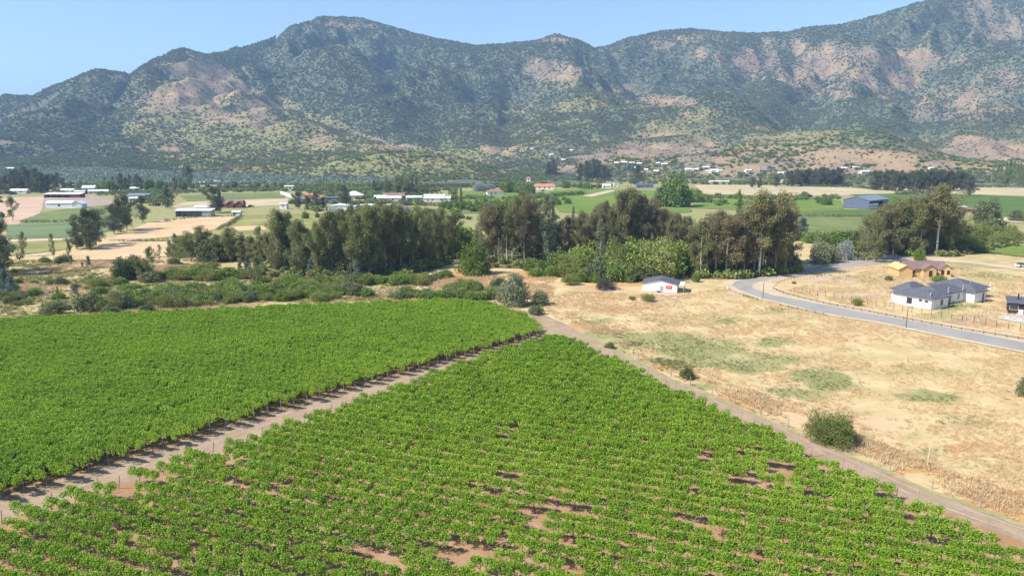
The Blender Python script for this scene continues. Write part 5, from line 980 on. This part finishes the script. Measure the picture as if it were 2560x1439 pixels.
small_house(333, 503, 7, 7, 2.6, .9, 0, 'offwhite', 'whitemetal', 'little white roofed hut in front of the grey roofed farmhouse', 'farm_hut', 'hut')
open_shed(483, 541, 22, 8, 3.6, 3, 'whitemetal', 'grey open barn with flat pale roof above the stubble field', 'greydoor', .9, 'barn')
small_house(510, 528, 13, 7, 3.0, .8, 2, 'offwhite', 'whitemetal', 'flat white roofed annexe behind the grey barn')
t = small_house(575, 519, 17, 9, 3.2, 2.4, 0, 'redbrick', 'browntile', 'dark red farmhouse with zigzag brown gables')
gable_parts(t, -1.5, 3.5, -2.5, 4, 3.1, 2.1, 'redbrick', 'browntile', .5, 'y', 0, ('porch_wall', 'porch_roof')); gable_parts(t, 4.5, 10, -2, 4, 3.0, 2.0, 'redbrick', 'browntile', .5, 'y', 0, ('wing_wall', 'wing_roof'))
small_house(590, 539, 5, 4, 2.6, .5, 0, 'offwhite', 'whitemetal', 'tiny pale kiosk right of the grey barn', 'kiosk', 'hut', 'x', 1, True)
small_house(708, 522, 5, 5, 3.8, .4, 0, 'white', 'whitemetal', 'small white box shaped hut at the end of the yard', 'white_hut', 'hut', 'x', 1, False)
t = small_house(775, 508, 22, 12, 5.0, 2.6, 4, 'offwhite', 'tile', 'two storey villa with orange tiled roof behind dark trees', 'tiled_villa', 'villa', 'x', 3, True, None, True)
gable_parts(t, -9, -2, -3, 4, 5.6, 2.0, 'offwhite', 'tile', .5, 'y', 0, ('gable_wall', 'gable_roof'))
p0, p1 = gp(702, 485), gp(730, 494); t = thing('boundary_wall', 'white boundary wall running down to the tiled villa', 'wall', (0, 0, 0)); d = (p1 - p0).normalized(); nn = Vector((-d.y, d.x, 0)) * .2
m = MB(); m.prism([p0 - nn, p1 - nn, p1 + nn, p0 + nn], [q + Vector((0, 0, 2.6)) for q in (p0 - nn, p1 - nn, p1 + nn, p0 + nn)]); m.build('wall_body', M['white'], t); m = MB(); nn2 = nn * 1.4; m.prism([q + Vector((0, 0, 2.6)) for q in (p0 - nn2, p1 - nn2, p1 + nn2, p0 + nn2)], [q + Vector((0, 0, 2.75)) for q in (p0 - nn2, p1 - nn2, p1 + nn2, p0 + nn2)]); m.build('coping', M['white'], t)
small_house(722, 477, 10, 8, 5, .6, 0, 'offwhite', 'whitemetal', 'small two level white house above the boundary wall')
small_house(835, 504, 18, 8, 3.6, .3, 3, 'shedroof', 'shedroof', 'grey flat annexe between the villa and the pyramid roof')
small_house(884, 497, 16, 14, 3.2, 3.4, 8, 'offwhite', 'whitemetal', 'house with a white pyramid roof', 'pyramid_roof_house', 'house', 'x', 2, True, None, True)
for i, (px, py, w, d_, h, r_, wl, rf, lab) in enumerate([(972, 503, 20, 10, 3, 1.2, 'offwhite', 'whitemetal', 'white flat roofed house at the left of the roof cluster'), (985, 498, 18, 9, 3.2, 2.2, 'browntile', 'browntile', 'brown tiled house in the middle of the roof cluster'), (1035, 502, 13, 8, 3, 1.2, 'offwhite', 'whitemetal', 'white roofed house right of the brown tiled one'), (1092, 504, 22, 9, 3, 1.3, 'offwhite', 'whitemetal', 'wide white roofed house at the right of the roof cluster'), (1085, 497, 18, 8, 3, 1.0, 'offwhite', 'whitemetal', 'white roof behind the wide one in the cluster'), (950, 499, 10, 7, 2.8, 1.0, 'redbrick', 'whitemetal', 'low red walled house at the left end of the roof cluster')]):
    small_house(px, py, w, d_, h, r_, _rt.uniform(-8, 8), wl, rf, lab, 'village_house')
for i, px in enumerate((848, 920, 968)):
    p = gp(px, 532); t = thing('arched_shed', ('left', 'middle', 'right')[i] + ' one of three white arched sheds behind the eucalyptus belt', 'shed', (p.x, p.y, -.1), math.radians(4)); w = (15, 22, 13)[i]
    pf = [(-w / 2, 0), (w / 2, 0), (w / 2, 3.6)] + [(w / 2 * math.cos(a_), 3.6 + 1.5 * math.sin(a_)) for a_ in (.5, 1.0, 1.57, 2.14, 2.64)] + [(-w / 2, 3.6)]
    m = MB(); m.prism([(u, 0, z) for u, z in pf], [(u, 14, z) for u, z in pf]); m.build('wall', M['white'], t)
    rp = [(w / 2 * 1.03 * math.cos(a_), 3.66 + 1.58 * math.sin(a_)) for a_ in np.linspace(0, math.pi, 9)]; m = MB()
    for q0, q1 in zip(rp, rp[1:]): m.prism([(q0[0], -.4, q0[1]), (q1[0], -.4, q1[1]), (q1[0], -.4, q1[1] + .1), (q0[0], -.4, q0[1] + .1)], [(q0[0], 14.4, q0[1]), (q1[0], 14.4, q1[1]), (q1[0], 14.4, q1[1] + .1), (q0[0], 14.4, q0[1] + .1)])
    m.build('roof', M['whitemetal'], t); opening(t, FR(-w / 2, 0), w / 2, .1, w * .3, 3.0, 'door', 'greydoor', None)
# chapel
p = gp(1321, 474); t = thing('white_chapel', 'white chapel with bell tower and orange tiled roof across the vineyard', 'chapel', (p.x, p.y, 0), math.radians(-3))
m = MB(); m.box(-3, 3, 0, 6, 0, 8.6); m.build('tower_base', M['white'], t); m = MB(); m.box(-3.5, 3.5, -.5, 6.5, 8.6, 9.1); m.build('tower_eave', M['tile'], t); m = MB(); m.box(-2.2, 2.2, .8, 5.2, 9.1, 12.6); m.build('belfry', M['white'], t)
m = MB(); m.prism([(-2.8, .2, 12.6), (2.8, .2, 12.6), (2.8, 5.8, 12.6), (-2.8, 5.8, 12.6)], [(-.1, 2.9, 14.2), (.1, 2.9, 14.2), (.1, 3.1, 14.2), (-.1, 3.1, 14.2)]); m.build('tower_roof', M['tile'], t)
opening(t, FR(-3, .8), 3, 10.2, 1.2, 1.8, 'window', 'glass', None); gable_parts(t, 3.2, 28, -1, 8, 3.6, 2.8, 'white', 'tile', .5, 'x', 0, ('nave_wall', 'nave_roof'))
for i in range(4): opening(t, FR(3.2, -1), 4 + i * 5.4, 1.4, 1.4, 1.5)
small_house(1239, 487, 16, 10, 3, 2.6, 8, 'white', 'browntile', 'white house with brown hipped roof below the chapel', 'brown_roof_house', 'house', 'x', 1, True, None, True)
small_house(1500, 469, 18, 8, 3.4, 1.6, 3, 'redbrick', 'browntile', 'brown roofed farmhouse above the bright vineyard', 'brown_farmhouse')
small_house(1517, 470, 9, 7, 3.0, 1.6, 0, 'white', 'whitemetal', 'white wing right of the brown roofed farmhouse')
small_house(1540, 468, 5, 5, 6.5, .8, 0, 'offwhite', 'shedroof', 'narrow grey tower like house above the vineyard', 'tower_house', 'house', 'x', 1)
small_house(1612, 470, 20, 9, 3.5, 2.2, 3, 'shedroof', 'slate', 'dark roofed shed left of the large round tree', 'dark_shed', 'shed')
small_house(1800, 460, 26, 9, 3.4, 1.0, 2, 'offwhite', 'whitemetal', 'long white roofed house at the edge of the far dry field', 'far_farmhouse')
small_house(1965, 458, 10, 8, 3, 1.2, 0, 'white', 'whitemetal', 'small white house left of the far tree row')
small_house(2108, 466, 24, 8, 3, 1.2, 2, 'redbrick', 'browntile', 'low brown farm buildings between the two far tree rows')
open_shed(2398, 528, 10, 6, 3, -6, 'whitemetal', 'small white roofed shelter beside the right field', 'greydoor', .4, 'shelter')
small_house(2428, 530, 12, 4, 2.2, .5, 0, 'browntile', 'browntile', 'low brown wall like hut right of the shelter', 'low_hut', 'hut')
# village at the foot of the right hills
VIL = [(1380, 392, 14, 'white'), (1408, 403, 16, 'white'), (1428, 380, 14, 'white'), (1545, 412, 26, 'white'), (1560, 410, 20, 'white'), (1580, 412, 18, 'white'), (1598, 414, 16, 'white'), (1617, 405, 16, 'redbrick'), (1662, 415, 20, 'offwhite'), (1645, 412, 14, 'offwhite'), (1730, 428, 44, 'white'), (1766, 424, 22, 'white'), (1786, 431, 24, 'offwhite'), (1772, 434, 18, 'white'), (1800, 433, 14, 'white'), (1640, 432, 16, 'offwhite'), (1815, 416, 16, 'browntile'), (1872, 431, 18, 'white'), (1915, 430, 22, 'shedblue'), (1952, 438, 18, 'offwhite'), (2165, 435, 30, 'white'), (2140, 425, 18, 'offwhite'), (2175, 415, 24, 'redbrick'), (2110, 425, 18, 'offwhite'), (2330, 427, 16, 'white'), (1615, 428, 12, 'white'), (1590, 424, 12, 'white'), (640, 470, 10, 'offwhite'), (480, 462, 12, 'white'), (505, 462, 12, 'white'), (540, 460, 16, 'offwhite'), (15, 425, 60, 'offwhite'), (1425, 436, 18, 'silver'), (1330, 376, 12, 'white')]
ordn = ['%s' % i for i in range(len(VIL))]
for i, (px, py, w, wl) in enumerate(VIL):
    if wl == 'silver': wl = 'shedroof'
    desc = {'white': 'small white house', 'offwhite': 'small cream house', 'redbrick': 'small dark red house', 'browntile': 'small brown house', 'shedblue': 'blue grey shed', 'shedroof': 'grey house'}[wl]
    where = 'on the far left plain' if px < 700 else ('low on the hill slope above the chapel' if px < 1450 else ('in the far village behind the large round tree' if px < 1700 else ('in the far village at the foot of the right hills' if px < 2000 else 'at the hill foot between the far tree rows')))
    small_house(px, py, w * .48, 6, 2.8, 1.3, _rt.uniform(-25, 25), wl if wl != 'shedblue' else 'shedblue', 'whitemetal' if wl in ('white', 'offwhite') else ('shedroof' if wl.startswith('shed') else 'browntile'), desc + ' ' + where, 'village_house', 'house', 'x', 2, True, None, False, 'far village houses ' + where + ' ' + wl)
# two cars in the farm yard
def car(px, py, mat, label, rot):
    p = gp(px, py); t = thing('parked_car', label, 'car', (p.x, p.y, .02), rot)
    m = MB(); pf = [(-2.1, .35), (2.1, .35), (2.1, .75), (1.2, .9), (-2.0, .95), (-2.1, .8)]; m.prism([(x, -.85, z) for x, z in pf], [(x, .85, z) for x, z in pf]); m.build('body', M[mat], t)
    m = MB(); m.prism([(-1.7, -.78, .93), (.9, -.78, .93), (.9, .78, .93), (-1.7, .78, .93)], [(-1.3, -.65, 1.45), (.2, -.65, 1.45), (.2, .65, 1.45), (-1.3, .65, 1.45)]); m.build('cabin', M['glass'], t)
    for x in (-1.3, 1.3):
        for y in (-.88, .7): m = MB(); m.tube([(x, y, .33), (x, y + .18, .33)], [.33, .33], 10); m.build('wheel', M['tyre'], t)
car(589, 517, 'carwhite', 'white car parked beside the red farmhouse', .1); car(628, 517, 'cardark', 'dark car parked in the farm yard', .1); car(2553, 667, 'carwhite', 'white car parked on the dirt path at the right edge', .3)

# ------------------------------------------------------------------ fences, poles, small things
def post_mesh(r, h, mat, k=6): return MB().tube([(0, 0, -.2), (.01, 0, h)], [r, r * .9], k).mesh('post', M[mat])
PW, PD, PL = post_mesh(.06, 1.35, 'post'), post_mesh(.09, .62, 'darkpost'), post_mesh(.07, 1.5, 'darkpost')
def fence(pxs, step, pmesh, rails, label, mat, name='wire_fence', rr=.012, z=-.08):
    pts = [gp(x, y) for x, y in pxs]; w = walk(pts, step); t = thing(name, label, 'fence', (pts[0].x, pts[0].y, z)); o = Vector((pts[0].x, pts[0].y, 0)); prev = None
    qs = []
    for p, d in w:
        q = p - o; qs.append(q); a = add('post', pmesh, t, q, RS.uniform(0, 6)); a.rotation_euler = (RS.uniform(-.06, .06), RS.uniform(-.06, .06), 0); a.scale = (1, 1, RS.uniform(.88, 1.1))
    for h in rails:
        m = MB(); m.tube([q + Vector((0, 0, h)) for q in qs], [rr] * len(qs), 5); m.build('rail' if rr > .03 else 'wire', M[mat], t)
fence([(1933, 722), (1960, 733), (2000, 744), (2080, 763), (2200, 785), (2300, 805), (2400, 823), (2560, 849), (2700, 876)], 2.2, PD, [.42], 'low dark log rail fence along the inner side of the lane', 'darkpost', 'log_rail_fence', .09)
fence([(1932, 706), (1960, 702), (2000, 698), (2036, 694)], 1.4, PW, [.5, 1.0], 'wooden picket and wire fence inside the bend of the lane', 'metal')
fence([(2096, 684), (2140, 674), (2200, 664), (2252, 655)], 1.2, PW, [.4, .8, 1.15], 'close set wooden post fence left of the yellow house', 'metal')
fence([(1985, 729), (2060, 741), (2130, 752), (2270, 778), (2380, 798), (2470, 812), (2560, 828)], 2.4, PL, [.5, 1.0], 'thin post and wire fence just inside the log rail', 'metal')
fence([(2100, 690), (2165, 697), (2240, 703), (2300, 708), (2360, 714), (2420, 722)], 2.6, PW, [.5, 1.0], 'post and wire fence between the yellow house and the grey roofed house', 'metal')
fence([(2470, 735), (2520, 740), (2600, 748)], 2.6, PW, [.5, 1.0], 'post and wire fence behind the dark cabin', 'metal')
fence([(1818, 697), (1850, 691), (1885, 685), (1925, 680)], 2.4, PD, [.42], 'low log rail on the far side of the bend', 'darkpost', 'log_rail_fence', .09)
fence([(2036, 664), (2090, 655), (2140, 646), (2168, 641)], 2.4, PD, [.42], 'low log rail under the bushes on the far side of the lane', 'darkpost', 'log_rail_fence', .09)
fence([(1858, 740), (1880, 745), (1902, 751)], 1.8, PD, [.35], 'short log rail on the meadow side of the bend', 'darkpost', 'log_rail_fence', .07)
fence([(1950, 763), (2000, 773), (2080, 790)], 2.6, PD, [.3], 'low log rail half hidden in meadow grass', 'darkpost', 'log_rail_fence', .06)
fence([(2380, 806), (2420, 798), (2470, 785), (2500, 778)], 2.0, PW, [.5, 1.0], 'weedy wire fence between the grey roofed house and the dark cabin', 'metal')
fence([(1560, 882), (1700, 950), (1900, 1036), (2100, 1124), (2300, 1206), (2560, 1312)], 5.5, PW, [.6], 'sparse wire fence in the tall grass beside the track', 'metal')
def pole(px, py, top, label, lamp=True, mat='darkpost', r=.10, name='street_lamp'):
    p = gp(px, py); h = height_at(p.y, top); t = thing(name, label, 'lamp post' if lamp else 'pole', (p.x, p.y, -.05))
    m = MB(); m.tube([(0, 0, -.3), (.03, 0, h * .5), (.05, 0, h)], [r, r * .85, r * .65], 8); m.build('pole', M[mat], t)
    if lamp:
        m = MB(); m.tube([(.05, 0, h - .1), (.5, 0, h + .12), (.9, 0, h + .15)], [.035, .035, .03], 6); m.build('arm', M[mat], t); m = MB(); m.box(.8, 1.35, -.12, .12, h + .08, h + .2); m.build('lamp_head', M['metal'], t)
    return t
pole(1907, 746, 702, 'slim dark street lamp at the bend of the lane'); pole(2265, 818, 768, 'slim dark street lamp in front of the grey roofed house'); pole(1866, 691, 655, 'slim dark street lamp under the eucalyptus by the bend')
pole(2319, 1160, 1103, 'thin white stake standing in the meadow', False, 'signwhite', .045, 'white_stake')
pole(2475, 722, 706, 'white pipe standing behind the grey roofed house', False, 'whitemetal', .12, 'white_pipe')
for i, (px, py, tp) in enumerate([(1361, 472, 452), (1476, 476, 457), (490, 483, 457), (776, 470, 448), (1567, 468, 450), (222, 478, 452)]):
    t = pole(px, py, tp, ['utility pole beside the chapel', 'pale utility pole at the vineyard path', 'utility pole above the bright crop', 'utility pole behind the tiled villa', 'utility pole right of the tower like house', 'utility pole behind the left farm'][i], False, 'palebark', .16, 'utility_pole')
    p = t.location; h = height_at(p.y, tp); m = MB(); m.box(-1.0, 1.0, -.06, .06, h - .8, h - .65); m.build('crossarm', M['palebark'], t)
for i, (px, py) in enumerate(((1819, 722), (1823, 724), (1827, 726))):
    p = gp(px, py); o = add('marker_post', None, None, (p.x, p.y, -.1)); tag(o, ('left', 'middle', 'right')[i] + ' of three short marker posts beside the bend', 'post'); m = MB(); m.tube([(0, 0, 0), (0, 0, 1.0 - i * .15)], [.09, .08], 8); m.build('shaft', M['white' if i < 1 else 'post'], o); m = MB(); m.tube([(0, 0, 1.0 - i * .15), (0, 0, 1.06 - i * .15)], [.1, .03], 8); m.build('cap', M['post'], o)
# rubble and a fallen sheet by the dry bush
def rubble(px, py, n, spread, name, label, mat, size=.35):
    c = gp(px, py); m = MB()
    for i in range(n):
        x, y = RS.randn(2) * spread; s = RS.uniform(.3, 1) * size; a = RS.rand() * 3; q = [(x + s * math.cos(a + k * 1.57) * RS.uniform(.6, 1.3), y + s * math.sin(a + k * 1.57) * RS.uniform(.5, 1)) for k in range(4)]
        m.prism([(u, v, -.1) for u, v in q], [(u * .96 + x * .04, v * .96 + y * .04, RS.uniform(.1, .6) * size) for u, v in q])
    return tag(add(name, m.mesh(name, M[mat]), None, (c.x, c.y, 0)), label, 'rubble', None, 'stuff')
rubble(1510, 722, 26, 1.3, 'rubble', 'pale rubble and sheets under the dry grey bush', 'concrete', .55); rubble(1545, 722, 20, 1.5, 'rubble', 'brown rubble between the dry bush and the white cabin', 'rock', .4)
rubble(75, 735, 60, 3.2, 'rubble', 'grey stony rubble on the left slope', 'rock', .6); rubble(960, 728, 40, 2.6, 'rubble', 'stones at the foot of the dry bank behind the vineyard', 'rock', .45); rubble(2070, 688, 18, 2.2, 'rubble', 'broken timber beside the picket fence', 'post', .4)

# ------------------------------------------------------------------ air between camera and mountains
hm, t = new_mat('valley_haze'); n = N(t)
v = n('ShaderNodeVolumePrincipled', {'Color': (0.42, 0.66, 1.0, 1), 'Density': 0.00014, 'Anisotropy': 0.1}); n('ShaderNodeOutputMaterial', {'Volume': v.outputs[0]})
m = MB(); m.box(-9500, 9500, -3200, 12400, -2.5, 720); ho_ = m.build('haze', hm); tag(ho_, 'thin blue summer haze over the valley', 'haze', None, 'stuff')
